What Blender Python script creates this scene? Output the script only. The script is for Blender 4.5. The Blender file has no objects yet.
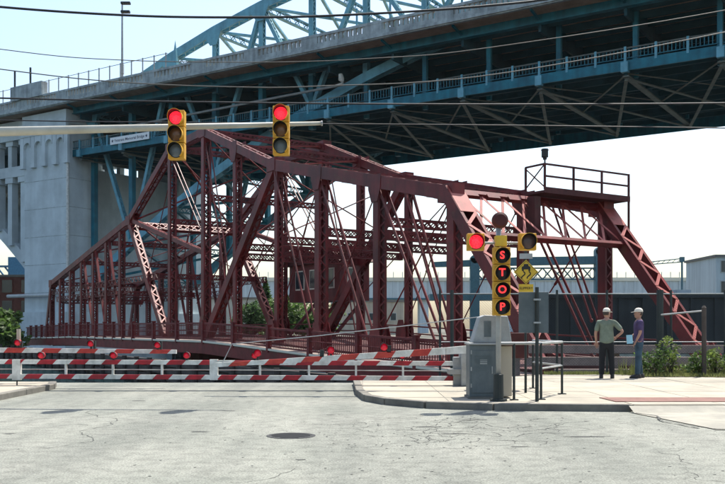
import bpy, math, random
from mathutils import Vector, Matrix
random.seed(7)
R = math.radians
scene = bpy.context.scene
col = scene.collection

# ------------------------------------------------------------------ camera, sky, sun, exposure
CAM_H, F = 1.4, 900.0
cam_data = bpy.data.cameras.new('camera')
cam_data.sensor_width = 36.0
cam_data.lens = 36.0 * F / 725.0
cam_data.shift_y = 85.0 / 725.0
cam_data.clip_start, cam_data.clip_end = 0.1, 5000
cam = bpy.data.objects.new('camera', cam_data)
cam.location = (0, 0, CAM_H)
cam.rotation_euler = (R(90), 0, 0)
col.objects.link(cam)
scene.camera = cam

SUN = Vector((1.5, 2.05, 5.07)).normalized()
world = bpy.data.worlds.new('World')
scene.world = world
world.use_nodes = True
wn = world.node_tree
bg = wn.nodes['Background']
sky = wn.nodes.new('ShaderNodeTexSky')
sky.sky_type = 'NISHITA'
sky.sun_disc = False
sky.sun_elevation = math.asin(SUN.z)
sky.sun_rotation = math.atan2(SUN.x, SUN.y)
sky.altitude = 200
sky.air_density = 1.3
sky.dust_density = 2.8
sky.ozone_density = 2.0
wn.links.new(sky.outputs[0], bg.inputs[0])
bg.inputs[1].default_value = 0.115
sun_data = bpy.data.lights.new('sun', 'SUN')
sun_data.energy = 3.9
sun_data.angle = R(0.5)
sun_data.color = (1.0, 0.95, 0.86)
sun = bpy.data.objects.new('sun', sun_data)
sun.rotation_euler = (-SUN).to_track_quat('-Z', 'Y').to_euler()
col.objects.link(sun)
scene.view_settings.view_transform = 'Standard'
scene.view_settings.look = 'None'
scene.view_settings.exposure = 1.15
scene.view_settings.gamma = 1.0
scene.view_settings.use_curve_mapping = False
scene.render.engine = 'CYCLES'
scene.cycles.max_bounces = 6

# ------------------------------------------------------------------ materials
M = {}
def mat(name, c, rough=0.7, metal=0.0, var=0.25, scale=3.0, bump=0.0, bscale=40.0, c2=None, streak=0.0, spec=0.4, amt=None, island=0.0, ss=1.6, rust=None):
    m = bpy.data.materials.new(name); m.use_nodes = True
    t = m.node_tree; N = t.nodes; L = t.links
    b = N['Principled BSDF']
    b.inputs['Roughness'].default_value = rough
    b.inputs['Metallic'].default_value = metal
    b.inputs['Specular IOR Level'].default_value = spec
    tc = N.new('ShaderNodeTexCoord')
    no = N.new('ShaderNodeTexNoise'); no.inputs['Scale'].default_value = scale
    no.inputs['Detail'].default_value = 6; no.inputs['Roughness'].default_value = 0.65
    L.new(tc.outputs['Object'], no.inputs['Vector'])
    if c2 is None: c2 = tuple(x * (1 - var) for x in c)
    rp = N.new('ShaderNodeValToRGB')
    rp.color_ramp.elements[0].position = 0.36; rp.color_ramp.elements[0].color = (*c2, 1)
    rp.color_ramp.elements[1].position = 0.62 if amt is None else amt; rp.color_ramp.elements[1].color = (*c, 1)
    L.new(no.outputs['Fac'], rp.inputs[0])
    out = rp.outputs[0]
    if streak:
        mp = N.new('ShaderNodeMapping'); mp.inputs['Scale'].default_value = (ss, ss, 0.09 * ss / 1.6)
        L.new(tc.outputs['Object'], mp.inputs['Vector'])
        n2 = N.new('ShaderNodeTexNoise'); n2.inputs['Scale'].default_value = 1.0; n2.inputs['Detail'].default_value = 5
        L.new(mp.outputs[0], n2.inputs['Vector'])
        r2 = N.new('ShaderNodeValToRGB')
        r2.color_ramp.elements[0].position = 0.35; r2.color_ramp.elements[0].color = (1 - streak,) * 3 + (1,)
        r2.color_ramp.elements[1].position = 0.6; r2.color_ramp.elements[1].color = (1, 1, 1, 1)
        L.new(n2.outputs['Fac'], r2.inputs[0])
        mx = N.new('ShaderNodeMixRGB'); mx.blend_type = 'MULTIPLY'; mx.inputs[0].default_value = 1
        L.new(out, mx.inputs[1]); L.new(r2.outputs[0], mx.inputs[2]); out = mx.outputs[0]
    if rust:
        n3 = N.new('ShaderNodeTexNoise'); n3.inputs['Scale'].default_value = 1.9; n3.inputs['Detail'].default_value = 9; n3.inputs['Roughness'].default_value = 0.7
        L.new(tc.outputs['Object'], n3.inputs['Vector'])
        r3 = N.new('ShaderNodeValToRGB'); r3.color_ramp.elements[0].position = 0.56; r3.color_ramp.elements[1].position = 0.66
        r3.color_ramp.elements[0].color = (0, 0, 0, 1); r3.color_ramp.elements[1].color = (0.85, 0.85, 0.85, 1)
        L.new(n3.outputs['Fac'], r3.inputs[0])
        m3 = N.new('ShaderNodeMixRGB'); m3.inputs[2].default_value = (*rust, 1)
        L.new(r3.outputs[0], m3.inputs[0]); L.new(out, m3.inputs[1]); out = m3.outputs[0]
    if island:
        ge = N.new('ShaderNodeNewGeometry'); hs = N.new('ShaderNodeHueSaturation')
        mr = N.new('ShaderNodeMapRange'); mr.inputs[3].default_value = 1 - island; mr.inputs[4].default_value = 1 + island
        L.new(ge.outputs['Random Per Island'], mr.inputs[0]); L.new(mr.outputs[0], hs.inputs['Value'])
        L.new(out, hs.inputs['Color']); out = hs.outputs[0]
    L.new(out, b.inputs['Base Color'])
    if island:
        tr = N.new('ShaderNodeBsdfTranslucent'); mxs = N.new('ShaderNodeMixShader'); mxs.inputs[0].default_value = 0.45
        L.new(out, tr.inputs[0]); L.new(b.outputs[0], mxs.inputs[1]); L.new(tr.outputs[0], mxs.inputs[2]); L.new(mxs.outputs[0], N['Material Output'].inputs[0])
    if bump:
        nb = N.new('ShaderNodeTexNoise'); nb.inputs['Scale'].default_value = bscale; nb.inputs['Detail'].default_value = 4
        L.new(tc.outputs['Object'], nb.inputs['Vector'])
        bp = N.new('ShaderNodeBump'); bp.inputs['Strength'].default_value = bump; bp.inputs['Distance'].default_value = 0.02
        L.new(nb.outputs['Fac'], bp.inputs['Height']); L.new(bp.outputs[0], b.inputs['Normal'])
    M[name] = m
    return m
def lamp_mat(name, c, s):
    m = bpy.data.materials.new(name); m.use_nodes = True
    b = m.node_tree.nodes['Principled BSDF']
    b.inputs['Base Color'].default_value = (*c, 1); b.inputs['Roughness'].default_value = 0.3
    b.inputs['Emission Color'].default_value = (*c, 1); b.inputs['Emission Strength'].default_value = s
    t = m.node_tree; vo = t.nodes.new('ShaderNodeTexVoronoi'); vo.inputs['Scale'].default_value = 38
    tc = t.nodes.new('ShaderNodeTexCoord'); t.links.new(tc.outputs['Object'], vo.inputs['Vector'])
    mr = t.nodes.new('ShaderNodeMapRange'); mr.inputs[1].default_value = 0.0; mr.inputs[2].default_value = 0.7; mr.inputs[3].default_value = s * 1.35; mr.inputs[4].default_value = s * 0.45
    t.links.new(vo.outputs['Distance'], mr.inputs[0]); t.links.new(mr.outputs[0], b.inputs['Emission Strength'])
    M[name] = m

mat('red_steel', (0.195, 0.022, 0.022), 0.5, 0, 0.4, 0.9, 0.15, 20, c2=(0.105, 0.015, 0.015), spec=0.32, streak=0.4, rust=(0.10, 0.036, 0.018))
mat('sunlit_red', (0.36, 0.085, 0.065), 0.52, 0, 0.4, 1.2, c2=(0.25, 0.05, 0.04), spec=0.5, rust=(0.16, 0.06, 0.03))  # bridge red lightened to stand for strong sun on laced faces; rust is wear
mat('dark_red', (0.085, 0.022, 0.020), 0.7, 0, 0.4, 2.0, spec=0.3, rust=(0.06, 0.028, 0.018))
mat('rail_red', (0.17, 0.024, 0.024), 0.6, 0, 0.4, 2.0, spec=0.3, rust=(0.10, 0.04, 0.022))
mat('blue_steel', (0.14, 0.38, 0.47), 0.5, 0, 0.3, 0.7, 0.1, 8, streak=0.2)
mat('teal_steel', (0.006, 0.175, 0.235), 0.55, 0, 0.35, 0.6, 0.1, 8, c2=(0.004, 0.105, 0.15), streak=0.3)
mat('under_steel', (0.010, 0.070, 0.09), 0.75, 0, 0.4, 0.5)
mat('brace_steel', (0.15, 0.165, 0.14), 0.7, 0, 0.4, 1.0)
mat('concrete', (0.56, 0.63, 0.64), 0.88, 0, 0.2, 0.35, 0.2, 5, streak=0.16, ss=0.7)
mat('parapet_concrete', (0.42, 0.475, 0.47), 0.9, 0, 0.35, 0.8, 0.2, 5, streak=0.3, ss=2.5)
mat('soffit_concrete', (0.40, 0.29, 0.21), 0.9, 0, 0.3, 0.4, streak=0.2)  # brown of light bounced off the ground is put into this base colour
mat('pavement', (0.345, 0.31, 0.245), 0.9, 0, 0.2, 0.9, 0.3, 60, c2=(0.25, 0.23, 0.185), streak=0)
mat('joint', (0.20, 0.19, 0.17), 0.95)
mat('kerb', (0.17, 0.16, 0.135), 0.9, 0, 0.35, 2.0, 0.3, 40)  # base darkened to carry the shade on the kerb's street face
mat('apron', (0.30, 0.285, 0.235), 0.92, 0, 0.25, 1.5, 0.3, 60, c2=(0.21, 0.20, 0.17))
mat('tar', (0.055, 0.057, 0.052), 0.85, 0, 0.3, 8.0)
mat('brick_pad', (0.20, 0.105, 0.085), 0.9, 0, 0.3, 4.0, 0.3, 50)
mat('galv', (0.36, 0.37, 0.36), 0.5, 0.35, 0.25, 3.0)
mat('galv_dark', (0.15, 0.175, 0.18), 0.55, 0.2, 0.35, 2.5, c2=(0.10, 0.125, 0.13), streak=0.3)
mat('cream_pole', (0.45, 0.44, 0.37), 0.55, 0.1, 0.25, 1.2)
mat('signal_yellow', (0.62, 0.33, 0.025), 0.45, 0, 0.2, 4.0)
mat('sign_yellow', (0.60, 0.40, 0.03), 0.5, 0, 0.15, 6.0)
mat('black', (0.012, 0.012, 0.013), 0.5)
mat('dark_post', (0.022, 0.03, 0.028), 0.6, 0, 0.3, 3.0)
mat('wire', (0.018, 0.02, 0.024), 0.6)
mat('wire_pale', (0.11, 0.11, 0.10), 0.6)
mat('gate_white', (0.70, 0.70, 0.65), 0.5, 0, 0.12, 5.0, c2=(0.48, 0.48, 0.43), streak=0.15, ss=6)
mat('gate_red', (0.42, 0.018, 0.03), 0.5, 0, 0.25, 5.0, c2=(0.26, 0.022, 0.028), streak=0.2, ss=6, spec=0.3)
mat('gate_orange', (0.52, 0.06, 0.04), 0.5, 0, 0.25, 5.0, c2=(0.36, 0.035, 0.03), streak=0.2, ss=6, spec=0.3)  # gate red shifted to orange to stand for different light on the booms
lamp_mat('lens_red', (1.0, 0.015, 0.03), 1.1)
lamp_mat('letter_red', (1.0, 0.03, 0.03), 0.9)
lamp_mat('lamp_red', (0.62, 0.008, 0.03), 0.12)
mat('lens_amber_off', (0.20, 0.085, 0.03), 0.25, var=0.4, scale=8)
mat('lens_grey_off', (0.15, 0.17, 0.17), 0.3)
mat('lens_brown_off', (0.12, 0.07, 0.06), 0.3)
mat('water', (0.012, 0.03, 0.036), 0.12, 0, 0.2, 0.2, 0.35, 1.6)
mat('timber', (0.075, 0.06, 0.05), 0.9, 0, 0.4, 2.0)
mat('timber_pale', (0.26, 0.20, 0.17), 0.9, 0, 0.3, 3.0)
mat('earth', (0.12, 0.11, 0.085), 0.95, 0, 0.4, 0.3)
mat('leaf', (0.085, 0.15, 0.035), 0.6, 0, 0.3, 2.0, island=0.45)
mat('leaf_dark', (0.05, 0.095, 0.03), 0.65, 0, 0.3, 2.0, island=0.5)
mat('leaf_bright', (0.16, 0.22, 0.05), 0.6, 0, 0.3, 4.0, island=0.4)
mat('grass', (0.20, 0.22, 0.07), 0.7, 0, 0.35, 1.5, island=0.35)
mat('bark', (0.09, 0.07, 0.05), 0.9)
mat('brick_wall', (0.15, 0.055, 0.042), 0.9, 0, 0.3, 2.0)
mat('window_glass', (0.03, 0.05, 0.06), 0.12, 0, 0.3, 0.2, spec=0.6)
mat('pale_wall', (0.50, 0.52, 0.50), 0.85, 0, 0.15, 0.2, streak=0.15)
mat('tan_wall', (0.50, 0.44, 0.34), 0.85, 0, 0.15, 0.2, streak=0.15)
mat('viaduct', (0.56, 0.63, 0.64), 0.85, 0, 0.15, 0.1, streak=0.2)
mat('viaduct_cap', (0.70, 0.67, 0.54), 0.85, 0, 0.1, 0.1)
mat('shed_dark', (0.034, 0.042, 0.044), 0.8, 0, 0.4, 0.4, streak=0.4)
mat('far_blue', (0.05, 0.19, 0.33), 0.6)
mat('far_teal', (0.05, 0.135, 0.17), 0.6)
mat('sign_white', (0.78, 0.80, 0.80), 0.5, var=0.05)
mat('ink', (0.03, 0.045, 0.09), 0.6)
mat('iron', (0.03, 0.032, 0.032), 0.75, 0.0, 0.4, 8.0)
mat('skin', (0.36, 0.20, 0.14), 0.6, var=0.1)
mat('shirt_green', (0.165, 0.20, 0.15), 0.9, var=0.35, scale=5, bump=1.0, bscale=7)
mat('shirt_purple', (0.075, 0.05, 0.12), 0.9, var=0.35, scale=5, bump=1.0, bscale=7)
mat('trouser_black', (0.012, 0.013, 0.015), 0.9)
mat('jeans', (0.045, 0.085, 0.12), 0.9, var=0.45, scale=5, bump=1.0, bscale=7)
mat('cap', (0.62, 0.58, 0.50), 0.85, var=0.1)
mat('hair', (0.06, 0.045, 0.035), 0.8)
mat('shoe', (0.03, 0.027, 0.025), 0.7)
mat('paper', (0.30, 0.58, 0.72), 0.7, var=0.1)

def road_material():
    m = bpy.data.materials.new('asphalt'); m.use_nodes = True
    t = m.node_tree; N = t.nodes; L = t.links; b = N['Principled BSDF']
    b.inputs['Roughness'].default_value = 0.88; b.inputs['Specular IOR Level'].default_value = 0.35
    tc = N.new('ShaderNodeTexCoord')
    def noise(s, d, sc=None, r=0.6):
        n = N.new('ShaderNodeTexNoise'); n.inputs['Scale'].default_value = s; n.inputs['Detail'].default_value = d; n.inputs['Roughness'].default_value = r
        if sc:
            mp = N.new('ShaderNodeMapping'); mp.inputs['Scale'].default_value = sc
            L.new(tc.outputs['Object'], mp.inputs['Vector']); L.new(mp.outputs[0], n.inputs['Vector'])
        else: L.new(tc.outputs['Object'], n.inputs['Vector'])
        return n
    def ramp(src, p0, c0, p1, c1):
        r = N.new('ShaderNodeValToRGB'); e = r.color_ramp.elements
        e[0].position = p0; e[0].color = (*c0, 1); e[1].position = p1; e[1].color = (*c1, 1)
        L.new(src, r.inputs[0]); return r.outputs[0]
    def mul(a, c, f=1.0):
        x = N.new('ShaderNodeMixRGB'); x.blend_type = 'MULTIPLY'; x.inputs[0].default_value = f
        L.new(a, x.inputs[1]); L.new(c, x.inputs[2]); return x.outputs[0]
    big = noise(0.28, 5)
    base = ramp(big.outputs['Fac'], 0.34, (0.20, 0.21, 0.18), 0.66, (0.275, 0.278, 0.24))
    grain = noise(45, 3, r=0.8)
    base = mul(base, ramp(grain.outputs['Fac'], 0.38, (0.5,) * 3, 0.6, (1.15,) * 3))
    mid = noise(5, 5)
    base = mul(base, ramp(mid.outputs['Fac'], 0.36, (0.74,) * 3, 0.56, (1, 1, 1)))
    track = noise(0.9, 3, (1, 0.06, 1))
    base = mul(base, ramp(track.outputs['Fac'], 0.38, (0.76, 0.77, 0.77), 0.6, (1.03, 1.03, 1.02)))
    # cracks: warped cell edges, only in patches
    warp = noise(1.1, 4)
    va = N.new('ShaderNodeVectorMath'); va.operation = 'ADD'
    sc = N.new('ShaderNodeVectorMath'); sc.operation = 'SCALE'; sc.inputs[3].default_value = 0.7
    L.new(warp.outputs['Color'], sc.inputs[0]); L.new(sc.outputs[0], va.inputs[0]); L.new(tc.outputs['Object'], va.inputs[1])
    for s, w, lo, hi, gate_s in ((0.23, 0.004, 0.42, 0.62, 0.13), (2.6, 0.03, 0.57, 0.66, 0.17)):
        vo = N.new('ShaderNodeTexVoronoi'); vo.feature = 'DISTANCE_TO_EDGE'; vo.inputs['Scale'].default_value = s
        L.new(va.outputs[0], vo.inputs['Vector'])
        cr = ramp(vo.outputs['Distance'], w * 0.3, (0.6,) * 3, w, (1, 1, 1))
        g = noise(gate_s, 2)
        gr = ramp(g.outputs['Fac'], lo, (0, 0, 0), hi, (1, 1, 1))
        x = N.new('ShaderNodeMixRGB'); x.inputs[1].default_value = (1, 1, 1, 1)
        L.new(gr, x.inputs[0]); L.new(cr, x.inputs[2])
        base = mul(base, x.outputs[0])
    L.new(base, b.inputs['Base Color'])
    bp = N.new('ShaderNodeBump'); bp.inputs['Strength'].default_value = 0.5; bp.inputs['Distance'].default_value = 0.015
    L.new(grain.outputs['Fac'], bp.inputs['Height']); L.new(bp.outputs[0], b.inputs['Normal'])
    M['asphalt'] = m
road_material()

# ------------------------------------------------------------------ helpers
class MB:
    def __init__(s): s.v = []; s.f = []
    def add(s, vs, fs):
        o = len(s.v); s.v += [tuple(x) for x in vs]; s.f += [tuple(i + o for i in q) for q in fs]; return s
    def box(s, x0, x1, y0, y1, z0, z1):
        vs = [(x, y, z) for x in (x0, x1) for y in (y0, y1) for z in (z0, z1)]
        return s.add(vs, [(0, 1, 3, 2), (4, 6, 7, 5), (0, 4, 5, 1), (2, 3, 7, 6), (0, 2, 6, 4), (1, 5, 7, 3)])
    def bar(s, p0, p1, side, a, b, shift=0.0):
        """rectangular bar from p0 to p1, a wide along side, b along axis x side"""
        p0 = Vector(p0); p1 = Vector(p1); ax = (p1 - p0).normalized(); sd = Vector(side)
        sd = (sd - ax * sd.dot(ax)).normalized(); q = ax.cross(sd)
        vs = []
        for p in (p0, p1):
            for i, j in ((-1, -1), (1, -1), (1, 1), (-1, 1)):
                vs.append(p + sd * (i * a / 2) + q * (j * b / 2 + shift))
        return s.add(vs, [(3, 2, 1, 0), (4, 5, 6, 7), (0, 1, 5, 4), (1, 2, 6, 5), (2, 3, 7, 6), (3, 0, 4, 7)])
    def tube(s, pts, r, n=8, cap=True):
        pts = [Vector(p) for p in pts]; rs = r if isinstance(r, (list, tuple)) else [r] * len(pts)
        o = len(s.v); up = None
        for i, p in enumerate(pts):
            a = (pts[min(i + 1, len(pts) - 1)] - pts[max(i - 1, 0)]).normalized()
            if up is None: up = Vector((0, 0, 1)) if abs(a.z) < 0.9 else Vector((1, 0, 0))
            e = a.cross(up).normalized(); g = e.cross(a)
            for k in range(n):
                t = 2 * math.pi * k / n
                s.v.append(tuple(p + (e * math.cos(t) + g * math.sin(t)) * rs[i]))
        for i in range(len(pts) - 1):
            for k in range(n):
                k2 = (k + 1) % n
                s.f.append((o + i * n + k, o + i * n + k2, o + (i + 1) * n + k2, o + (i + 1) * n + k))
        if cap:
            s.f.append(tuple(o + k for k in reversed(range(n)))); s.f.append(tuple(o + (len(pts) - 1) * n + k for k in range(n)))
        return s
    def prism(s, poly, z0, z1):
        n = len(poly)
        vs = [(x, y, z0) for x, y in poly] + [(x, y, z1) for x, y in poly]
        return s.add(vs, [tuple(reversed(range(n))), tuple(range(n, 2 * n))] + [(i, (i + 1) % n, n + (i + 1) % n, n + i) for i in range(n)])
    def slab_xz(s, poly, y0, y1):
        n = len(poly)
        vs = [(x, y0, z) for x, z in poly] + [(x, y1, z) for x, z in poly]
        return s.add(vs, [tuple(range(n)), tuple(reversed(range(n, 2 * n)))] + [(i, n + i, n + (i + 1) % n, (i + 1) % n) for i in range(n)])
    def disc_y(s, c, r, y0, y1, n=20):
        return s.tube([(c[0], y0, c[1]), (c[0], y1, c[1])], r, n)
    def mesh(s, name):
        me = bpy.data.meshes.new(name); me.from_pydata(s.v, [], s.f); me.update(); return me
    def build(s, name, m, parent=None, smooth=False, bevel=0.0, kind=None, label=None):
        me = s.mesh(name); me.materials.append(M[m])
        if smooth:
            for p in me.polygons: p.use_smooth = len(p.vertices) < 7
        o = bpy.data.objects.new(name, me); col.objects.link(o)
        if parent is not None: o.parent = parent
        if bevel:
            bv = o.modifiers.new('bevel', 'BEVEL'); bv.width = bevel; bv.segments = 2; bv.limit_method = 'ANGLE'
        if kind: o['kind'] = kind
        if label: o['label'] = label
        return o
def tag(o, label, cat, group=None):
    o['label'] = label; o['category'] = cat
    if group: o['group'] = group
    return o
def struct(o): o['kind'] = 'structure'; return o
def empty(name, loc=(0, 0, 0), rz=0.0, label=None, cat=None, group=None):
    o = bpy.data.objects.new(name, None); o.location = loc; o.rotation_euler = (0, 0, rz); o.empty_display_size = 0.2
    col.objects.link(o)
    if label: tag(o, label, cat, group)
    return o
def inst(me, name, parent, mtx=None, loc=None):
    o = bpy.data.objects.new(name, me); col.objects.link(o); o.parent = parent
    if mtx is not None: o.matrix_local = mtx
    if loc is not None: o.location = loc
    return o
def copy_tree(o, parent=None):
    c = o.copy(); col.objects.link(c); c.parent = parent
    for ch in list(o.children): copy_tree(ch, c)
    return c
def at(px, py, d):
    return Vector(((px - 362.5) / F * d, d, CAM_H + (327 - py) / F * d))
def text_mesh(txt, size, m, name, parent, mtx, extrude=0.004, offset=0.0):
    cu = bpy.data.curves.new(name, 'FONT'); cu.body = txt; cu.size = size; cu.extrude = extrude; cu.offset = offset
    cu.align_x = 'CENTER'; cu.align_y = 'CENTER'; cu.resolution_u = 3
    tmp = bpy.data.objects.new('tmp', cu); col.objects.link(tmp)
    dg = bpy.context.evaluated_depsgraph_get()
    me = bpy.data.meshes.new_from_object(tmp.evaluated_get(dg)); bpy.data.objects.remove(tmp)
    me.materials.clear(); me.materials.append(M[m])
    o = bpy.data.objects.new(name, me); col.objects.link(o); o.parent = parent; o.matrix_local = mtx
    if len(txt) > 1: o['kind'] = 'stuff'
    return o
FACE_CAM = Matrix.Rotation(R(90), 4, 'X')      # text plane turned to face -Y

def clip(poly, x0, x1, y0, y1):
    def cut(ps, ins, ix):
        out = []
        for i, a in enumerate(ps):
            b = ps[(i + 1) % len(ps)]
            if ins(a):
                out.append(a)
                if not ins(b): out.append(ix(a, b))
            elif ins(b): out.append(ix(a, b))
        return out
    def lx(c): return lambda a, b: (c, a[1] + (b[1] - a[1]) * (c - a[0]) / (b[0] - a[0]))
    def ly(c): return lambda a, b: (a[0] + (b[0] - a[0]) * (c - a[1]) / (b[1] - a[1]), c)
    for ins, ix in ((lambda p: p[0] >= x0, lx(x0)), (lambda p: p[0] <= x1, lx(x1)), (lambda p: p[1] >= y0, ly(y0)), (lambda p: p[1] <= y1, ly(y1))):
        if len(poly) < 3: return []
        poly = cut(poly, ins, ix)
    return poly

# ------------------------------------------------------------------ the ground
EDGE = 22.6          # quay edge at the end of the road
g = MB()
def sheet(mb, poly, z):
    mb.add([(x, y, z) for x, y in poly], [tuple(range(len(poly)))])
g.prism([(-90, -30), (90, -30), (90, 40), (30, 34), (12, 27.5), (3, 25.2), (2.6, EDGE), (-90, EDGE)], -3.5, 0.0)
struct(g.build('road', 'asphalt'))
w = MB(); sheet(w, [(-600, 15), (600, 15), (600, 150), (-600, 150)], -2.0)
struct(w.build('river_water', 'water'))
fb = MB(); fb.prism([(-600, 128), (600, 118), (600, 900), (-600, 900)], -3.5, -0.4)
struct(fb.build('far_bank_ground', 'earth'))

def pavement(name, poly, z, cell, kerb_edges, ang=0.0):
    base = MB().prism(poly, -0.3, z - 0.006).build(name, 'joint'); struct(base)
    xs = [p[0] for p in poly]; ys = [p[1] for p in poly]
    x = math.floor(min(xs) / cell) * cell
    while x < max(xs):
        y = math.floor(min(ys) / cell) * cell
        while y < max(ys):
            q = clip(poly, x + 0.008, x + cell - 0.008, y + 0.008, y + cell - 0.008)
            if len(q) > 2:
                dz = random.uniform(-0.003, 0.003)
                MB().prism(q, z - 0.05, z + dz).build('slab', 'pavement', base)
            y += cell
        x += cell
    for (a, b) in kerb_edges:
        a = Vector((*a, 0)); b = Vector((*b, 0)); n = max(1, int((b - a).length / 1.6)); d = (b - a) / n
        side = Vector((-d.y, d.x, 0)).normalized()
        for i in range(n):
            p = a + d * i + d.normalized() * 0.008; q = a + d * (i + 1) - d.normalized() * 0.008
            off = side * random.uniform(0.0, 0.012)
            k = MB().bar(p + off + Vector((0, 0, z / 2 - 0.1)), q + off + Vector((0, 0, z / 2 - 0.1)), (0, 0, 1), z + 0.2 + 0.024, 0.17)
            k.build('kerb_stone', 'kerb', base, bevel=0.018)
    return base
rp = [(-0.15, 21.9), (-0.05, 18.4), (0.1, 17.0), (0.45, 16.2), (1.1, 15.5), (2.2, 15.1), (4.45, 14.9), (9.2, 14.9), (20, 15.1), (20, 24.4), (4.8, 24.4), (2.8, 21.9)]
pavement('sidewalk', rp, 0.11, 1.5, [(rp[i], rp[i + 1]) for i in range(6)])
lp = [(-20, 5), (-7.0, 5), (-7.0, 20.2), (-7.3, 21.2), (-20, 21.2)]
pavement('left_sidewalk', lp, 0.11, 1.5, [((-7.0, 20.2), (-7.0, 5)), ((-7.3, 21.2), (-7.0, 20.2))])
# red-brown tactile pad, concrete apron and gutter of the crossing ramp
pad = MB()
pad.prism([(4.35, 15.45), (6.3, 15.45), (6.6, 16.35), (4.3, 16.35)], 0.09, 0.122)
struct(pad.build('ramp_pad', 'brick_pad'))
ap = MB()
ap.add([(4.38, 14.80, 0.104), (4.38, 14.5, 0.012), (4.8, 12.2, 0.012), (20, 9.6, 0.012), (20, 14.2, 0.012), (20, 15.15, 0.104), (9.2, 14.93, 0.104)], [(0, 1, 4, 5, 6), (1, 2, 3, 4)])
struct(ap.build('apron', 'apron'))
# dark tar patches on the road
for (px, py, rx, ry) in ((590, 437, 0.34, 0.05), (201, 432, 0.16, 0.05), (138, 401, 0.14, 0.06), (228, 411, 0.12, 0.05), (427, 427, 0.2, 0.04), (474, 420, 0.3, 0.04), (8, 434, 0.1, 0.04), (330, 415, 0.1, 0.04), (408, 446, 0.05, 0.04), (300, 460, 0.09, 0.03), (455, 434, 0.22, 0.035), (520, 447, 0.18, 0.03)):
    d = 1260 / (py - 327); c = at(px, py, d); q = []
    for k in range(14):
        t = 2 * math.pi * k / 14; r = random.uniform(0.45, 1.2)
        q.append((c.x + rx * r * math.cos(t), c.y + ry * r * math.sin(t), 0.004))
    o = MB().add(q, [tuple(range(14))]).build('tar_patch', 'tar'); struct(o)
# fine crack network and long sealed cracks
def crack_strip(mb, x, y, ang, n, step, wd, wob, z=0.003):
    pts = []
    for k in range(n):
        pts.append((x, y)); ang += random.gauss(0, wob); x += math.cos(ang) * step; y += math.sin(ang) * step
    for (a, b) in zip(pts, pts[1:]):
        dx, dy = b[0] - a[0], b[1] - a[1]; l = math.hypot(dx, dy); nx, ny = -dy / l, dx / l
        w0 = wd * random.uniform(0.3, 1.2); w1 = wd * random.uniform(0.3, 1.2)
        mb.add([(a[0] - nx * w0, a[1] - ny * w0, z), (b[0] - nx * w1, b[1] - ny * w1, z), (b[0] + nx * w1, b[1] + ny * w1, z), (a[0] + nx * w0, a[1] + ny * w0, z)], [(0, 1, 2, 3)])
ck = MB()
for _ in range(60):
    crack_strip(ck, random.gauss(1.25, 0.75), random.gauss(12.2, 0.9), random.choice((0, 1.57)) + random.gauss(0, 0.5), random.randint(4, 11), 0.1, 0.007, 0.55)
for _ in range(16):
    crack_strip(ck, random.uniform(-5, 5), random.uniform(8, 19), random.gauss(0, 0.4), random.randint(8, 22), 0.09, 0.0045, 0.6, 0.0025)
for (x, y, a, n) in ((-4.6, 10.2, 0.02, 60), (-6.2, 13.2, -0.02, 40)):
    crack_strip(ck, x, y, a, n, 0.11, 0.006, 0.3, 0.0035)
crack_strip(ck, 4.40, 14.5, -1.45, 14, 0.17, 0.022, 0.2, 0.016); crack_strip(ck, 4.8, 12.3, -0.17, 30, 0.2, 0.018, 0.1, 0.016)
struct(ck.build('road_cracks', 'tar'))
sp_ = MB()
for _ in range(420):                       # loose grit and small pits
    x, y = random.gauss(1.0, 2.6), random.gauss(12.0, 2.2); r = random.uniform(0.006, 0.02)
    if y > 14.4: continue
    sp_.add([(x + r * math.cos(k * 1.257), y + r * math.sin(k * 1.257), 0.003 if k else 0.006) for k in range(5)], [(0, 1, 2, 3, 4)])
o = sp_.build('road_grit', 'tar', kind='stuff'); o['label'] = 'scattered dark grit on the worn road surface'
# manhole
d = 1260 / (436.0 - 327); c = at(291, 436, d)
mh = empty('manhole_cover', (c.x, c.y, 0.0), 0, 'round iron manhole cover set in the middle of the road', 'manhole')
ring = MB(); n = 32
for k in range(n):
    for r, z in ((0.272, 0.006), (0.315, 0.006), (0.315, -0.02), (0.272, -0.02)):
        t = 2 * math.pi * k / n; ring.v.append((r * math.cos(t), r * math.sin(t), z))
for k in range(n):
    for j in range(4): ring.f.append((k * 4 + j, k * 4 + (j + 1) % 4, ((k + 1) % n) * 4 + (j + 1) % 4, ((k + 1) % n) * 4 + j))
ring.build('rim', 'iron', mh)
lid = MB().tube([(0, 0, 0.001), (0, 0, 0.004)], 0.268, 32)
for i in range(-4, 5):
    L = math.sqrt(max(0.0, 0.25 ** 2 - (i * 0.055) ** 2))
    lid.box(-L, L, i * 0.055 - 0.012, i * 0.055 + 0.012, 0.004, 0.009)
lid.build('lid', 'iron', mh)

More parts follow.
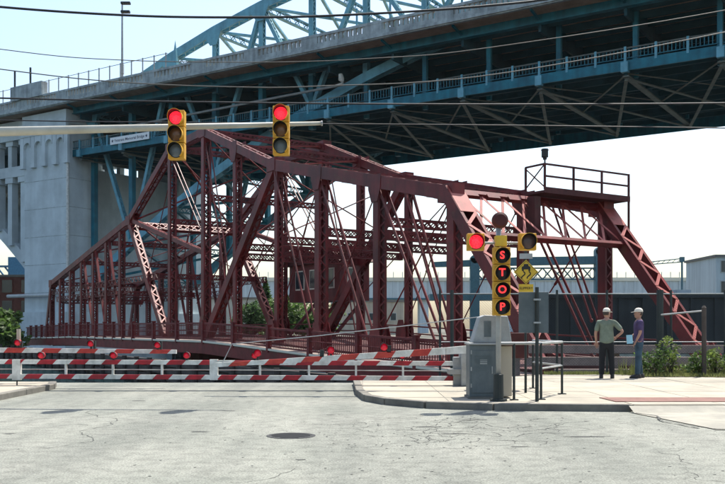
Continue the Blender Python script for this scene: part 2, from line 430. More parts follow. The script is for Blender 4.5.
# ------------------------------------------------------------------ laced steel members
def laced(parent, name, p0, p1, sep, w, d, m='red_steel', pitch=1.0, bars='joined', plate=0.045, lace_w=0.08, batten=0.55, faces=(-1, 1), cross=False, lip=0.10, label=None, lm=None, batten_top=None):
    """two plates w apart along sep, each d deep, tied by zigzag lacing on the chosen faces"""
    p0 = Vector(p0); p1 = Vector(p1); ax = (p1 - p0); L = ax.length; ax.normalize()
    sep = Vector(sep); sep = (sep - ax * sep.dot(ax)).normalized(); q = ax.cross(sep)
    mb = MB()
    for s in (-1, 1):
        o = sep * (s * w / 2)
        mb.bar(p0 + o, p1 + o, sep, plate, d)
        if lip:
            o2 = sep * (s * (w / 2 - lip / 2))
            for e in (-1, 1):
                mb.bar(p0 + o2 + q * (e * (d / 2 - 0.012)), p1 + o2 + q * (e * (d / 2 - 0.012)), sep, lip - 0.006, 0.02)
    if bars == 'single': lm = 'sunlit_red'  # lacing and battens take the red with sunlight put into its colour
    bt = MB() if bars == 'single' else mb
    if batten:
        for e in faces:
            o = q * (e * (d / 2 + 0.008))
            bt.bar(p0 + o, p0 + ax * (batten_top or batten) + o, sep, w * 0.97, 0.016)
            bt.bar(p1 - ax * batten + o, p1 + o, sep, w * 0.97, 0.016)
    ob = mb.build(name, m, parent, label=label)
    if bars == 'single': 
        half = len(bt.v) // 8
        for i in range(half):
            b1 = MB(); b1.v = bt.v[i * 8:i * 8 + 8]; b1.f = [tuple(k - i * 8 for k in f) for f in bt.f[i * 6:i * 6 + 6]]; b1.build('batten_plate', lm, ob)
    b0 = batten_top or batten
    n = max(2, round((L - b0 - batten) / (w * pitch))); st = (L - b0 - batten) / n
    lb = MB(); proto = None
    for e in faces:
        o = q * (e * (d / 2 + 0.01))
        for i in range(n):
            for c in ((0, 1) if cross else (0,)):
                s = 1 if (i + c) % 2 else -1
                a = p0 + ax * (b0 + i * st) + sep * (s * (w / 2 - 0.03)) + o
                b = p0 + ax * (b0 + (i + 1) * st) - sep * (s * (w / 2 - 0.03)) + o
                if c: a = a + q * (e * 0.017); b = b + q * (e * 0.017)
                if bars == 'joined': lb.bar(a, b, q, 0.014, lace_w)
                else:
                    if proto is None:
                        pm = MB().box(-(b - a).length / 2, (b - a).length / 2, -lace_w / 2, lace_w / 2, -0.008, 0.008); proto = pm.mesh('lacing_bar'); proto.materials.append(M['sunlit_red'])
                    X = (b - a).normalized(); Z = q; Y = Z.cross(X)
                    mt = Matrix(((X.x, Y.x, Z.x, 0), (X.y, Y.y, Z.y, 0), (X.z, Y.z, Z.z, 0), (0, 0, 0, 1))); mt.translation = (a + b) / 2
                    inst(proto, 'lacing_bar', ob, mt)
    if bars == 'joined' and lb.v: lb.build('lacing', lm or m, ob, kind='stuff')
    return ob

# ------------------------------------------------------------------ red swing bridge (x along the span, near truss y=0, far truss y=-9)
TH = R(32.7)
sb = empty('swing_bridge', (3.107, 38.6, 0), math.atan2(math.cos(TH), -math.sin(TH)),
           'dark red riveted steel truss swing bridge turned open behind the striped gates', 'bridge')
FAR = -9.0
def deck_z(t): 
    pts = [(-8, -0.35), (1, -0.1), (8, 0.12), (15, 0.4), (20, 0.55), (50, 0.55), (70, 0.2)]
    for (a, za), (b, zb) in zip(pts, pts[1:]):
        if t <= b: return za + (zb - za) * (t - a) / (b - a)
    return 0.2
HIP, N1, N2, N3, N4, T1, T2, S1, S2, SE = -1.1, 4.25, 9.75, 14.9, 20.0, 24.9, 31.1, 40.2, 65.3, 67.7
TOP = {HIP: 7.0, N1: 8.2, N2: 9.45, N3: 10.6, N4: 12.5, T1: 14.3, T2: 14.2, S1: 9.95, S2: 5.9}
EPB = -7.2
Y = (0, 1, 0)
for side, y in (('near', 0.0), ('far', FAR)):
    P = lambda t, z: (t, y, z)
    # inclined end post at the free end
    laced(sb, 'end_post', P(HIP, TOP[HIP] + 0.1), P(EPB, -0.35), Y, 0.86, 0.52, pitch=0.85, bars='single', lace_w=0.15, batten=0.6, lip=0.14, batten_top=1.5)
    # top chord
    nodes = [HIP, N1, N2, N3]
    for a, b in ((HIP, N3), (N3, T1), (T1, T2), (T2, S1), (S1, S2)):
        big = b in (N3,)
        laced(sb, 'top_chord', P(a, TOP[a]), P(b, TOP[b]), Y, 0.56, 0.6 if a < N3 else 0.5, pitch=0.9, batten=0.8, lace_w=0.07)
    for t in (HIP, N3, T1, T2, S1, S2):
        MB().bar(P(t - 0.5, TOP[t]), P(t + 0.5, TOP[t]), Y, 0.66, 0.74).build('gusset_plate', 'red_steel', sb)
    for t, zz in ((N1, TOP[N1]), (N2, TOP[N2]), (N4, TOP[N4]), (N1, deck_z(N1) + 0.5), (N2, deck_z(N2) + 0.5), (N3, deck_z(N3) + 0.5), (T1, deck_z(T1) + 0.6), (T2, deck_z(T2) + 0.6)):
        up = zz > 5
        pl = [(t - 0.55, zz + 0.3), (t + 0.55, zz + 0.3), (t + 0.5, zz - 0.35), (t + 0.25, zz - 0.95), (t - 0.25, zz - 0.95), (t - 0.5, zz - 0.35)]
        if not up: pl = [(x_, 2 * zz - z_) for x_, z_ in pl]
        for yo in (0.305, -0.325): MB().slab_xz(pl, y + yo, y + yo + 0.02).build('gusset_plate', 'red_steel', sb)
    # bottom chord follows the deck
    for a, b in zip([EPB, HIP, N1, N2, N3, N4, T1, T2, S1, 52.0, S2], [HIP, N1, N2, N3, N4, T1, T2, S1, 52.0, S2, SE]):
        MB().bar(P(a, deck_z(a) - 0.15), P(b, deck_z(b) - 0.15), Y, 0.5, 0.55).build('bottom_chord', 'dark_red', sb)
    # posts
    for t, wd, dp in ((HIP - 0.25, 0.46, 0.46), (N1, 0.46, 0.42), (N2, 0.48, 0.46), (N3 - 0.4, 0.36, 0.36), (N4, 0.42, 0.4), (T1, 0.5, 0.46), (T2, 0.48, 0.44)):
        tz = TOP.get(t, None)
        if tz is None: tz = TOP[HIP] if t < 0 else TOP[N3] - 0.1
        laced(sb, 'post', P(t, deck_z(t)), P(t, tz - 0.25), Y, wd, dp, pitch=0.8, batten=0.45, lace_w=0.07)
    # thick compression diagonals
    laced(sb, 'diagonal', P(N3, TOP[N3] - 0.2), P(T1 - 0.5, 0.9), Y, 0.5, 0.55, pitch=0.9, batten=0.6, lace_w=0.09)
    laced(sb, 'inclined_leg', P(S1, TOP[S1] - 0.1), P(32.2, 0.75), Y, 0.52, 0.5, pitch=0.95, bars='single', lace_w=0.10, batten=0.6, lip=0.13)
    laced(sb, 'diagonal', P(S1 - 0.3, TOP[S1]), P(T1 + 0.5, 6.4), Y, 0.3, 0.3, pitch=1.0, batten=0.3)
    # eye bars in pairs
    def eyebars(a, za, b, zb, wdt=0.13, gap=0.42):
        for s in (-1, 1):
            e = MB().bar((a, y + s * gap / 2, za), (b, y + s * gap / 2, zb), Y, 0.045, wdt)
            for (tt, zz) in ((a, za), (b, zb)): e.disc_y((tt, zz), wdt * 0.95, y + s * gap / 2 - 0.03, y + s * gap / 2 + 0.03, 10)
            e.build('eye_bar', 'red_steel', sb)
    eyebars(N3 - 0.2, TOP[N3] - 0.3, N2 + 0.3, deck_z(N2) + 0.1)
    eyebars(N2 - 0.2, TOP[N2] - 0.3, N1 + 0.3, deck_z(N1) + 0.1)
    eyebars(N1 - 0.2, TOP[N1] - 0.3, HIP + 0.3, deck_z(HIP) + 0.1)
    eyebars(1.9, 7.45, -0.7, 1.7, 0.10)
    eyebars(T1 - 0.2, TOP[T1] - 0.5, N4 + 0.3, deck_z(N4) + 0.2, 0.10, 0.3)
    eyebars(T2, TOP[T2] - 0.5, T1 + 0.2, 7.5, 0.09, 0.3)
    # thin counter rods with turnbuckles
    for (a, za, b, zb) in ((N3, 10.0, 26.5, 3.0), (N4, 3.5, N2, 9.2), (N1, 1.0, HIP + 0.2, 6.6), (N2, 1.0, N1 + 0.2, 7.9), (N3, 1.2, N2 + 0.2, 9.0), (T2, 2.0, T1, 13.5), (38, 3.0, T2, 12.6), (N3 + 0.6, 9.6, N4 + 1, 4.0)):
        r = MB().tube([(a, y, za), (b, y, zb)], 0.035, 6)
        m0 = Vector((a, y, za)).lerp(Vector((b, y, zb)), 0.45); m1 = Vector((a, y, za)).lerp(Vector((b, y, zb)), 0.5)
        r.tube([m0, m1], 0.07, 6); r.build('tie_rod', 'red_steel', sb)
    # hangers of the short arm
    t = 42.6
    while t < 66:
        zt = TOP[S1] + (TOP[S2] - TOP[S1]) * (t - S1) / (S2 - S1)
        laced(sb, 'hanger', P(t, deck_z(t)), P(t, zt - 0.2), Y, 0.42, 0.5, pitch=1.1, batten=0.3)
        t += 3.85
    for k, tt in enumerate((44.4, 48.3, 52.1)):
        zt = TOP[S1] + (TOP[S2] - TOP[S1]) * (tt - S1) / (S2 - S1)
        MB().bar(P(tt - 1.6, deck_z(tt)), P(tt + 1.8, zt - 0.3), Y, 0.2, 0.18).build('diagonal', 'red_steel', sb)
    laced(sb, 'rear_post', P(S2, TOP[S2]), P(SE, 0.2), Y, 0.5, 0.55, pitch=0.9, batten=0.3)
    for a, b, z in ((S1 - 6, S2, 5.2), (S1, S2 - 2, 4.4)):
        laced(sb, 'longitudinal_strut', P(a, z), P(b, z - 0.2), (0, 0, 1), 0.45, 0.25, pitch=1.0, batten=0.3, faces=(-1, 1), lip=0)
# transverse members between the trusses
def strut(t, z, w=0.4, d=0.3, name='sway_strut', cross=True, sep=(0, 0, 1), lm=None):
    laced(sb, name, (t, -0.25, z), (t, FAR + 0.25, z), sep, w, d, pitch=1.0, batten=0.3, lace_w=0.055, cross=cross, lip=0.08, plate=0.05, lm=lm)
for t in (N1, N2, N3, N4):
    strut(t, 6.35); strut(t, 5.75)
for t, z in ((N1, TOP[N1]), (N2, TOP[N2]), (N3, TOP[N3]), (N4, TOP[N4]), (T1, TOP[T1]), (T2, TOP[T2]), (T1, 10.0), (T2, 9.0), (46, 8.6), (54, 7.4), (S2, TOP[S2])):
    strut(t, z, 0.34, 0.26)
strut(S1 - 0.5, TOP[S1] - 0.45, 0.62, 0.3, 'portal_strut', True, (0.66, 0, 0.75), 'sunlit_red')
strut(35.6, 5.3, 0.36, 0.3); strut(48.5, 4.4); strut(57, 4.2); strut(63, 4.0)
# top laterals: crossed flat bars between panels
tn = [HIP, N1, N2, N3, N4, T1, T2, S1, 52.0, S2]
def topz(t):
    ks = sorted(TOP)
    for a, b in zip(ks, ks[1:]):
        if t <= b: return TOP[a] + (TOP[b] - TOP[a]) * (t - a) / (b - a)
    return TOP[S2]
for a, b in zip(tn, tn[1:]):
    for y0, y1, dz in ((-0.3, FAR + 0.3, 0.0), (FAR + 0.3, -0.3, 0.07)):
        MB().bar((a, y0, topz(a) + dz), (b, y1, topz(b) + dz), (0, 0, 1), 0.10, 0.13).build('lateral_brace', 'red_steel', sb)
for t in (N3, N4, T1, T2, S1):
    for y0, y1 in ((-0.3, FAR + 0.3), (FAR + 0.3, -0.3)):
        MB().tube([(t + 0.1 * (y0 > y1), y0, topz(t) - 0.3), (t + 0.1 * (y0 > y1), y1, 6.6)], 0.04, 6).build('sway_rod', 'red_steel', sb)
# portal at the free end, in the plane of the end posts
ep0 = Vector((HIP, 0, TOP[HIP] + 0.1)); ep1 = Vector((EPB, 0, -0.35)); epd = (ep1 - ep0).normalized()
pt = ep0 + epd * 0.1; pb = ep0 + epd * 2.55
pn = epd.cross(Vector((0, 1, 0)))
portal = MB().bar(pt + Vector((0, -0.3, 0)), pt + Vector((0, FAR + 0.3, 0)), epd, 0.2, 0.3).bar(pb + Vector((0, -0.3, 0)), pb + Vector((0, FAR + 0.3, 0)), epd, 0.16, 0.3).build('portal_frame', 'red_steel', sb)
npan = 7
for i in range(npan):
    for c in (0, 1):
        ya = -0.3 + (FAR + 0.6) * i / npan; yb = -0.3 + (FAR + 0.6) * (i + 1) / npan
        if c: ya, yb = yb, ya
        for off in (-0.05,):
            a = pt.lerp(pb, 0.06) + Vector((0, ya, 0)) + pn * (off + c * 0.03); b = pt.lerp(pb, 0.97) + Vector((0, yb, 0)) + pn * (off + c * 0.03)
            MB().bar(a, b, pn, 0.02, 0.13).build('lattice_bar', 'sunlit_red', portal)
for i in range(npan):
    yc = -0.3 + (FAR + 0.6) * (i + 0.5) / npan
    MB().bar(pt + epd * 0.15 + Vector((0, yc + 0.34, 0)) + pn * -0.16, pt + epd * 0.15 + Vector((0, yc - 0.34, 0)) + pn * -0.16, pn, 0.02, 0.2).build('gusset_plate', 'red_steel', portal)
MB().box(-1.9, -1.4, -4.35, -4.0, 5.3, 7.1).build('machinery_post', 'dark_red', sb)
# catwalk on the portal
cw = MB().box(-2.15, -0.95, -9.75, -4.3, 7.26, 7.36).build('catwalk', 'dark_red', sb)
MB().box(-2.2, -2.15, -9.75, -4.3, 7.24, 7.5).build('toe_board', 'dark_red', cw)
for tt in (-2.15, -0.95):
    for yy in (-4.35, -6.1, -7.9, -9.7):
        if tt > -1 and yy < -5: continue
        MB().box(tt - 0.04, tt + 0.04, yy - 0.04, yy + 0.04, 7.4, 8.5).build('handrail_post', 'dark_red', cw)
    for z in ((8.5, 7.98) if tt < -1 else ()):
        MB().bar((tt, -4.3, z), (tt, -9.75, z), (0, 0, 1), 0.08, 0.06).build('handrail', 'dark_red', cw)
for yy in (-4.33,):
    MB().bar((-2.15, yy, 8.5), (-0.95, yy, 8.5), (0, 0, 1), 0.08, 0.06).build('handrail', 'dark_red', cw)
    MB().bar((-2.15, yy, 7.5), (-0.95, yy, 8.45), (0, 1, 0), 0.03, 0.05).build('handrail_brace', 'dark_red', cw)
    MB().bar((-2.15, yy + 0.035, 8.45), (-0.95, yy + 0.035, 7.5), (0, 1, 0), 0.03, 0.05).build('handrail_brace', 'dark_red', cw)
MB().bar((-2.15, -9.7, 7.3), (-2.15, -9.7, 5.9), (1, 0, 0), 0.08, 0.08).build('catwalk_leg', 'dark_red', cw)
lan = MB().tube([(-2.1, -4.4, 7.4), (-2.1, -4.4, 8.75)], 0.035, 8)
lan.tube([(-2.1, -4.4, 8.7), (-2.1, -4.4, 8.78), (-2.1, -4.4, 8.8), (-2.1, -4.4, 9.08), (-2.1, -4.4, 9.1), (-2.1, -4.4, 9.16)], [0.09, 0.09, 0.15, 0.15, 0.17, 0.15], 12)
lan.build('navigation_lantern', 'dark_post', sb)
# deck, floor beams, sidewalk and railing
prof = [-7.0, 1, 8, 15, 20, 35, 50, 60, 67.5]
dk = MB()
for a, b in zip(prof, prof[1:]):
    za, zb = deck_z(a), deck_z(b)
    dk.add([(a, 0, za - 0.12), (b, 0, zb - 0.12), (b, FAR, zb - 0.12), (a, FAR, za - 0.12), (a, 0, za + 0.02), (b, 0, zb + 0.02), (b, FAR, zb + 0.02), (a, FAR, za + 0.02)],
           [(0, 1, 2, 3), (7, 6, 5, 4), (0, 4, 5, 1), (1, 5, 6, 2), (2, 6, 7, 3), (3, 7, 4, 0)])
dk.build('deck', 'dark_red', sb)
SWY = 2.2
for a, b in zip(prof, prof[1:]):
    za, zb = deck_z(a), deck_z(b)
    MB().bar((a, 1.25, za - 0.06), (b, 1.25, zb - 0.06), Y, 1.95, 0.14).build('walkway_slab', 'gate_white' if False else 'timber_pale', sb)
    MB().bar((a, SWY + 0.06, za - 0.03), (b, SWY + 0.06, zb - 0.03), Y, 0.08, 0.10).build('walkway_edge', 'viaduct_cap', sb)  # pale colour stands for sun on the edge of the slab
    MB().bar((a, SWY + 0.02, za - 0.45), (b, SWY + 0.02, zb - 0.45), Y, 0.08, 0.62).build('fascia_girder', 'rail_red', sb)
    for h, wd in ((1.08, 0.10), (0.14, 0.07), (0.62, 0.05)):
        MB().bar((a, SWY, za + h), (b, SWY, zb + h), Y, 0.07, wd).build('railing_bar', 'rail_red', sb)
pk = MB(); t = -6.8
while t < 67.3:
    z = deck_z(t); pk.box(t - 0.018, t + 0.018, SWY - 0.012, SWY + 0.012, z + 0.14, z + 1.05); t += 0.17
pk.build('railing_pickets', 'rail_red', sb, kind='stuff')
t = -6.0
while t < 67.5:
    z = deck_z(t)
    o = MB().box(t - 0.11, t + 0.11, SWY - 0.11, SWY + 0.11, z - 0.2, z + 1.2).box(t - 0.14, t + 0.14, SWY - 0.14, SWY + 0.14, z + 1.2, z + 1.26)
    o.build('railing_post', 'rail_red', sb)
    MB().bar((t, SWY, z - 0.3), (t, 0.2, z - 0.65), (1, 0, 0), 0.16, 0.35).build('walkway_bracket', 'rail_red', sb)
    MB().bar((t, 0, z - 0.5), (t, FAR, z - 0.5), (1, 0, 0), 0.3, 0.7).build('floor_beam', 'dark_red', sb)
    t += 2.3 if t > 30 else 4.35
# far-side railing
for a, b in zip(prof, prof[1:]):
    for h in (1.05, 0.6, 0.15):
        MB().bar((a, FAR - 0.5, deck_z(a) + h), (b, FAR - 0.5, deck_z(b) + h), Y, 0.06, 0.08).build('railing_bar', 'rail_red', sb)
# end floor beam and latch at the free end
MB().box(-7.55, -7.1, FAR - 0.4, 0.5, -0.85, 0.02).build('end_floor_beam', 'dark_red', sb)
for yy in (0.0, FAR):
    MB().slab_xz([(-7.9, -0.55), (-6.4, -0.55), (-6.4, 0.55), (-6.9, 0.75)], yy - 0.45, yy - 0.36).build('shoe_plate', 'red_steel', sb)
# operator's house outside the far truss
oh = MB().box(24.0, 31.6, -12.3, -9.8, 3.3, 6.1).build('operator_house', 'red_steel', sb)
MB().slab_xz([(23.4, 6.1), (32.2, 6.1), (31.2, 6.8), (24.4, 6.8)], -12.7, -9.4).build('roof', 'dark_red', oh)
for x0 in (24.8, 27.0, 29.2):
    f = MB().box(x0 - 0.08, x0 + 1.28, -9.8, -9.72, 4.2, 5.68).build('window_frame', 'viaduct_cap', oh)
    MB().box(x0, x0 + 1.2, -9.72, -9.70, 4.3, 5.6).build('pane', 'window_glass', f)
f = MB().box(23.92, 24.0, -11.8, -10.4, 4.1, 5.7).build('window_frame', 'viaduct_cap', oh)
MB().box(23.90, 23.92, -11.7, -10.5, 4.2, 5.6).build('pane', 'window_glass', f)
for t in (24.5, 28.0, 31.2):
    MB().bar((t, -12.0, 3.3), (t, -9.2, 0.3), (1, 0, 0), 0.2, 0.2).build('house_bracket', 'red_steel', oh)
# pivot drum and pier under the bridge
piv = MB().tube([(28, -4.5, -0.9), (28, -4.5, 0.0)], 4.2, 28).build('pivot_drum', 'dark_red', sb)
pp = MB().tube([(0, 0, -3.5), (0, 0, -1.2), (0, 0, -0.9)], [5.6, 5.6, 5.2], 32)
c28 = sb.matrix_basis @ Vector((28, -4.5, 0))
o = pp.build('pivot_pier', 'concrete'); o.location = (c28.x, c28.y, 0)
rz = math.atan2(math.cos(TH), -math.sin(TH))
o.location = (3.107 + 28 * math.cos(rz) + 4.5 * math.sin(rz), 38.6 + 28 * math.sin(rz) - 4.5 * math.cos(rz), 0)
tag(o, 'round stone pivot pier in the river under the red swing bridge', 'pier')
# timber fender walls guarding the open span
for yy, t0, t1, lab in ((4.6, -12.0, 66.0, 'long dark timber fender wall along the near side of the swing bridge'), (-13.5, -2.0, 66.0, 'long dark timber fender wall behind the swing bridge')):
    fe = empty('timber_fender', sb.location, rz, lab, 'fender')
    for z in (-1.6, -1.15, -0.72):
        MB().box(t0, t1, yy - 0.16, yy + 0.16, z - 0.18, z + 0.18).build('wale', 'timber', fe)
    MB().box(t0, t1, yy - 0.14, yy - 0.08, -2.6, -0.58).build('sheathing', 'timber', fe)
    t = t0 + 0.5
    while t < t1:
        MB().tube([(t, yy + 0.25, -3.4), (t, yy + 0.25, -0.45)], 0.17, 8).build('pile', 'timber', fe); t += 2.4

# ------------------------------------------------------------------ high-level bridge: concrete pier, double deck, steel arch
hb = empty('high_level_bridge', (10.5, 78, 0), math.atan2(-0.5456, 0.838),
           'tall double-deck bridge with blue steel arch and pale concrete pier crossing overhead', 'bridge')
X0, X1, WD = -53.7, 62.0, 21.3      # steel part from the pier to beyond the frame
FB = [X0 + 1.2 + 7.2 * i for i in range(17)]
# upper deck
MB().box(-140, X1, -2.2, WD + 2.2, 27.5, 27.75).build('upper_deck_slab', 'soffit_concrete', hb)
MB().box(-140, X1, -2.22, -1.9, 27.45, 28.2).build('parapet_wall', 'parapet_concrete', hb)
MB().box(-140, X1, -2.27, -1.85, 28.82, 29.06).build('parapet_cap', 'parapet_concrete', hb)
MB().box(-140, X1, -2.36, -2.22, 27.55, 27.8).build('cornice', 'parapet_concrete', hb)
bl = MB(); x = -138
while x < X1:
    bl.box(x - 0.14, x + 0.14, -2.19, -1.93, 28.2, 28.82); x += 0.5
bl.build('balusters', 'parapet_concrete', hb, kind='stuff')
x = -140 + 0.5
while x < X1:
    MB().box(x - 0.9, x + 0.9, -2.25, -1.87, 27.8, 28.84).build('parapet_pier', 'parapet_concrete', hb); x += 7.2
MB().box(-140, X1, WD + 1.9, WD + 2.22, 27.45, 29.06).build('parapet_wall', 'concrete', hb)
for yy in (0.0, WD):
    MB().box(X0, X1, yy - 0.1, yy + 0.1, 26.8, 27.49).build('edge_girder', 'teal_steel', hb)
    MB().box(X0, X1, yy - 0.32, yy + 0.32, 26.72, 26.81).build('girder_flange', 'teal_steel', hb)
for x in FB:
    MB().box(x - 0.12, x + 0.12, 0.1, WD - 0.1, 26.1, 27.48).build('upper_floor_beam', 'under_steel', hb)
    MB().bar((x, -1.8, 27.42), (x, -0.1, 27.1), (1, 0, 0), 0.2, 0.16).build('deck_bracket', 'teal_steel', hb)
for i in range(9):
    yy = 1.6 + i * 2.25
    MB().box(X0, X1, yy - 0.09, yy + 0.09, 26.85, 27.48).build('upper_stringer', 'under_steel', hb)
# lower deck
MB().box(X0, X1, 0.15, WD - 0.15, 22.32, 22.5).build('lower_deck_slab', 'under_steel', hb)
for yy in (0.0, WD):
    MB().box(X0, X1, yy - 0.08, yy + 0.08, 21.7 if yy == 0 else 20.9, 22.5).build('lower_girder', 'teal_steel', hb)
    for h, wd in ((23.48, 0.09), (22.68, 0.06)):
        MB().box(X0, X1, yy - 0.05, yy + 0.05, h - wd / 2, h + wd / 2).build('lower_handrail', 'brace_steel' if h > 23 else 'teal_steel', hb)
    pk = MB(); x = X0
    while x < X1:
        pk.box(x - 0.03, x + 0.03, yy - 0.02, yy + 0.02, 22.7, 23.45); x += 0.3
    pk.build('lower_pickets', 'teal_steel', hb, kind='stuff')
    x = X0 + 1.2; k = 0
    while x < X1:
        MB().box(x - 0.09, x + 0.09, yy - 0.09, yy + 0.09, 22.3, 23.6).build('lower_rail_post', 'blue_steel', hb)
        if k % 3 == 0: MB().box(x - 0.28, x + 0.28, yy - 0.3, yy + 0.2, 21.55, 22.35).build('beam_end_bracket', 'blue_steel', hb)
        x += 2.4; k += 1
for x in FB:
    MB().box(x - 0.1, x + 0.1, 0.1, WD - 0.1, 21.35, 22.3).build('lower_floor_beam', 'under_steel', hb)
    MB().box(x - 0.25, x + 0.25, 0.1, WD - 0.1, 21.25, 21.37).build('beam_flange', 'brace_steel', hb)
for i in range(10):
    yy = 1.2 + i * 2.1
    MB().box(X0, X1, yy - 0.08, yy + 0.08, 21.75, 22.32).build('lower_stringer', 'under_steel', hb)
for i, (a, b) in enumerate(zip(FB, FB[1:])):
    for y0, y1, z in ((0.3, WD - 0.3, 21.16), (WD - 0.3, 0.3, 21.04)):
        MB().bar((a, y0, z), (b, y1, z), (0, 0, 1), 0.08, 0.28).build('lateral_brace', 'brace_steel', hb)
    for y0, y1, z in ((0.3, 10.65, 21.55), (10.65, 0.3, 21.47)):
        MB().bar((a, y0, z), (b, y1, z), (0, 0, 1), 0.06, 0.16).build('lateral_brace', 'brace_steel', hb)
    for yy in (5.5, 16):
        MB().bar((a, yy, 21.6), (b, yy, 21.6), (0, 0, 1), 0.3, 0.3).build('lower_sway_strut', 'under_steel', hb)
# conduit with a lamp under the upper deck
MB().tube([(-52, 1.0, 24.4), (-15.5, 1.0, 24.9)], 0.13, 8).build('conduit', 'galv', hb)
lm = MB().tube([(-16.5, 1.0, 24.9), (-15.3, 0.8, 25.0)], 0.1, 8).tube([(-15.6, 0.8, 25.9), (-15.5, 0.8, 25.4), (-15.3, 0.8, 25.1)], [0.2, 0.3, 0.12], 10).build('deck_lamp', 'gate_white', hb)
# arch ribs: height of the lower and the upper chord along x
def zlow(x): return 1.4 + 28.7 - 0.00467 * (x - 17.8) ** 2
def zup(x): return 1.4 + 35.7 - 0.0043 * (x + 4.2) ** 2 if x < -4.2 else 1.4 + 35.7 + 0.05 * (x + 4.2)
AP = [-52.5 + 6.5 * i for i in range(16)]
for yy in (2.2, WD - 2.2):
    for i, (a, b) in enumerate(zip(AP, AP[1:])):
        laced(hb, 'arch_lower_chord', (a, yy, zlow(a)), (b, yy, zlow(b)), Y, 0.8, 0.9, 'blue_steel', pitch=0.9, batten=0.9, lace_w=0.12)
        laced(hb, 'arch_upper_chord', (a, yy, zup(a)), (b, yy, zup(b)), Y, 0.8, 0.95, 'blue_steel', pitch=0.9, batten=0.9, lace_w=0.12)
        laced(hb, 'arch_diagonal', (a, yy, zlow(a)), (b, yy, zup(b)), Y, 0.5, 0.4, 'blue_steel', pitch=1.0, batten=0.5) if i % 2 else \
            laced(hb, 'arch_diagonal', (a, yy, zup(a)), (b, yy, zlow(b)), Y, 0.5, 0.4, 'blue_steel', pitch=1.0, batten=0.5)
    for i, a in enumerate(AP):
        laced(hb, 'arch_post', (a, yy, zlow(a)), (a, yy, zup(a)), Y, 0.55, 0.5, 'blue_steel', pitch=0.9, batten=0.6)
        MB().slab_xz([(a - 1.3, zup(a) - 0.2 - (zup(a) - zup(a - 1)) * 1.3), (a - 0.4, zup(a) - 1.6), (a + 0.5, zup(a) - 1.6), (a + 1.3, zup(a) - 0.2 + (zup(a + 1) - zup(a)) * 1.3)], yy - 0.46, yy - 0.42).build('gusset_plate', 'blue_steel', hb)
        if zlow(a) < 25.5:
            MB().box(a - 0.28, a + 0.28, yy - 0.3, yy + 0.3, min(zlow(a), 21.3), 26.7).build('spandrel_post', 'teal_steel', hb)
        else:
            MB().box(a - 0.2, a + 0.2, yy - 0.2, yy + 0.2, 21.6, zlow(a)).build('hanger', 'teal_steel', hb)
for i, a in enumerate(AP):
    laced(hb, 'wind_strut', (a, 2.6, zup(a)), (a, WD - 2.6, zup(a)), (0, 0, 1), 0.8, 0.5, 'blue_steel', pitch=1.0, batten=0.4, lace_w=0.1)
    if zlow(a) < 21: laced(hb, 'wind_strut', (a, 2.6, zlow(a)), (a, WD - 2.6, zlow(a)), (0, 0, 1), 0.7, 0.5, 'teal_steel', pitch=1.0, batten=0.4, lace_w=0.1)
    if i + 1 < len(AP):
        b = AP[i + 1]
        for y0, y1 in ((2.4, WD - 2.4), (WD - 2.4, 2.4)):
            MB().bar((a, y0, zup(a)), (b, y1, zup(b)), (0, 0, 1), 0.25, 0.3).build('wind_brace', 'blue_steel', hb)
            if zlow(b) < 22.5: MB().bar((a, y0, zlow(a)), (b, y1, zlow(b)), (0, 0, 1), 0.3, 0.35).build('wind_brace', 'teal_steel', hb)
# the finial where the arch meets the deck
MB().add([(-36.5, -1.2, 28.4), (-35.5, -1.2, 28.4), (-35.5, -0.6, 28.4), (-36.5, -0.6, 28.4), (-36, -0.9, 32.3)], [(3, 2, 1, 0), (0, 1, 4), (1, 2, 4), (2, 3, 4), (3, 0, 4)]).build('finial', 'blue_steel', hb)
# concrete pier
PX0, PX1 = -61.6, -53.7
for y0, y1 in ((-0.9, 3.7), (WD - 3.7, WD + 0.9)):
    MB().box(PX0, PX1, y0, y1, -3, 26.0).build('pier_shaft', 'concrete', hb)
    MB().box(PX0 - 0.15, PX1 + 0.15, y0 - 0.25, y1 + 0.15, 25.6, 27.2).build('pier_cap', 'concrete', hb)
    MB().box(PX0 - 0.5, PX1 + 0.5, y0 - 0.6, y1 + 0.5, -3, 3.2).build('pier_plinth', 'concrete', hb)
for z in (5.5, 8.9, 12.3, 15.7, 19.1):
    MB().box(PX0 - 0.012, PX1 + 0.012, -0.912, 3.69, z, z + 0.06).build('pour_band', 'parapet_concrete', hb)
MB().box(PX0 + 1.6, PX1 - 1.6, 3.7, WD - 3.7, -3, 21.0).build('pier_web', 'concrete', hb)
for i in range(4):                                    # row of arched niches carried on the pier face
    xc = PX0 + 0.9 + i * 2.05
    pl = [(xc + 0.62, 24.6), (xc + 0.62, 23.3)] + [(xc + 0.62 * math.cos(k * math.pi / 8), 23.3 + 0.62 * math.sin(k * math.pi / 8)) for k in range(1, 8)] + [(xc - 0.62, 23.3), (xc - 0.62, 24.6)]
    MB().slab_xz(pl, -1.25, -0.9).build('niche_arch', 'concrete', hb)
for i in range(5):
    xc = PX0 - 0.1 + i * 2.05 - 0.02
    MB().box(xc - 0.33, xc + 0.33, -1.24, -0.9, 21.2, 24.6).box(xc - 0.4, xc + 0.4, -1.3, -0.9, 20.8, 21.2).build('niche_pilaster', 'concrete', hb)
MB().box(PX0 - 0.3, PX1 + 0.3, -1.32, -0.9, 24.6, 26.1).build('niche_lintel', 'concrete', hb)
MB().box(PX0 - 0.6, PX1 - 2.6, -2.5, -1.6, 28.9, 30.6).build('parapet_pylon', 'parapet_concrete', hb)
for xx in (-62.0, -59.0):
    MB().tube([(xx, -2.0, 30.5), (xx, -2.0, 32.7)], 0.12, 8).build('flag_stub', 'dark_post', hb)
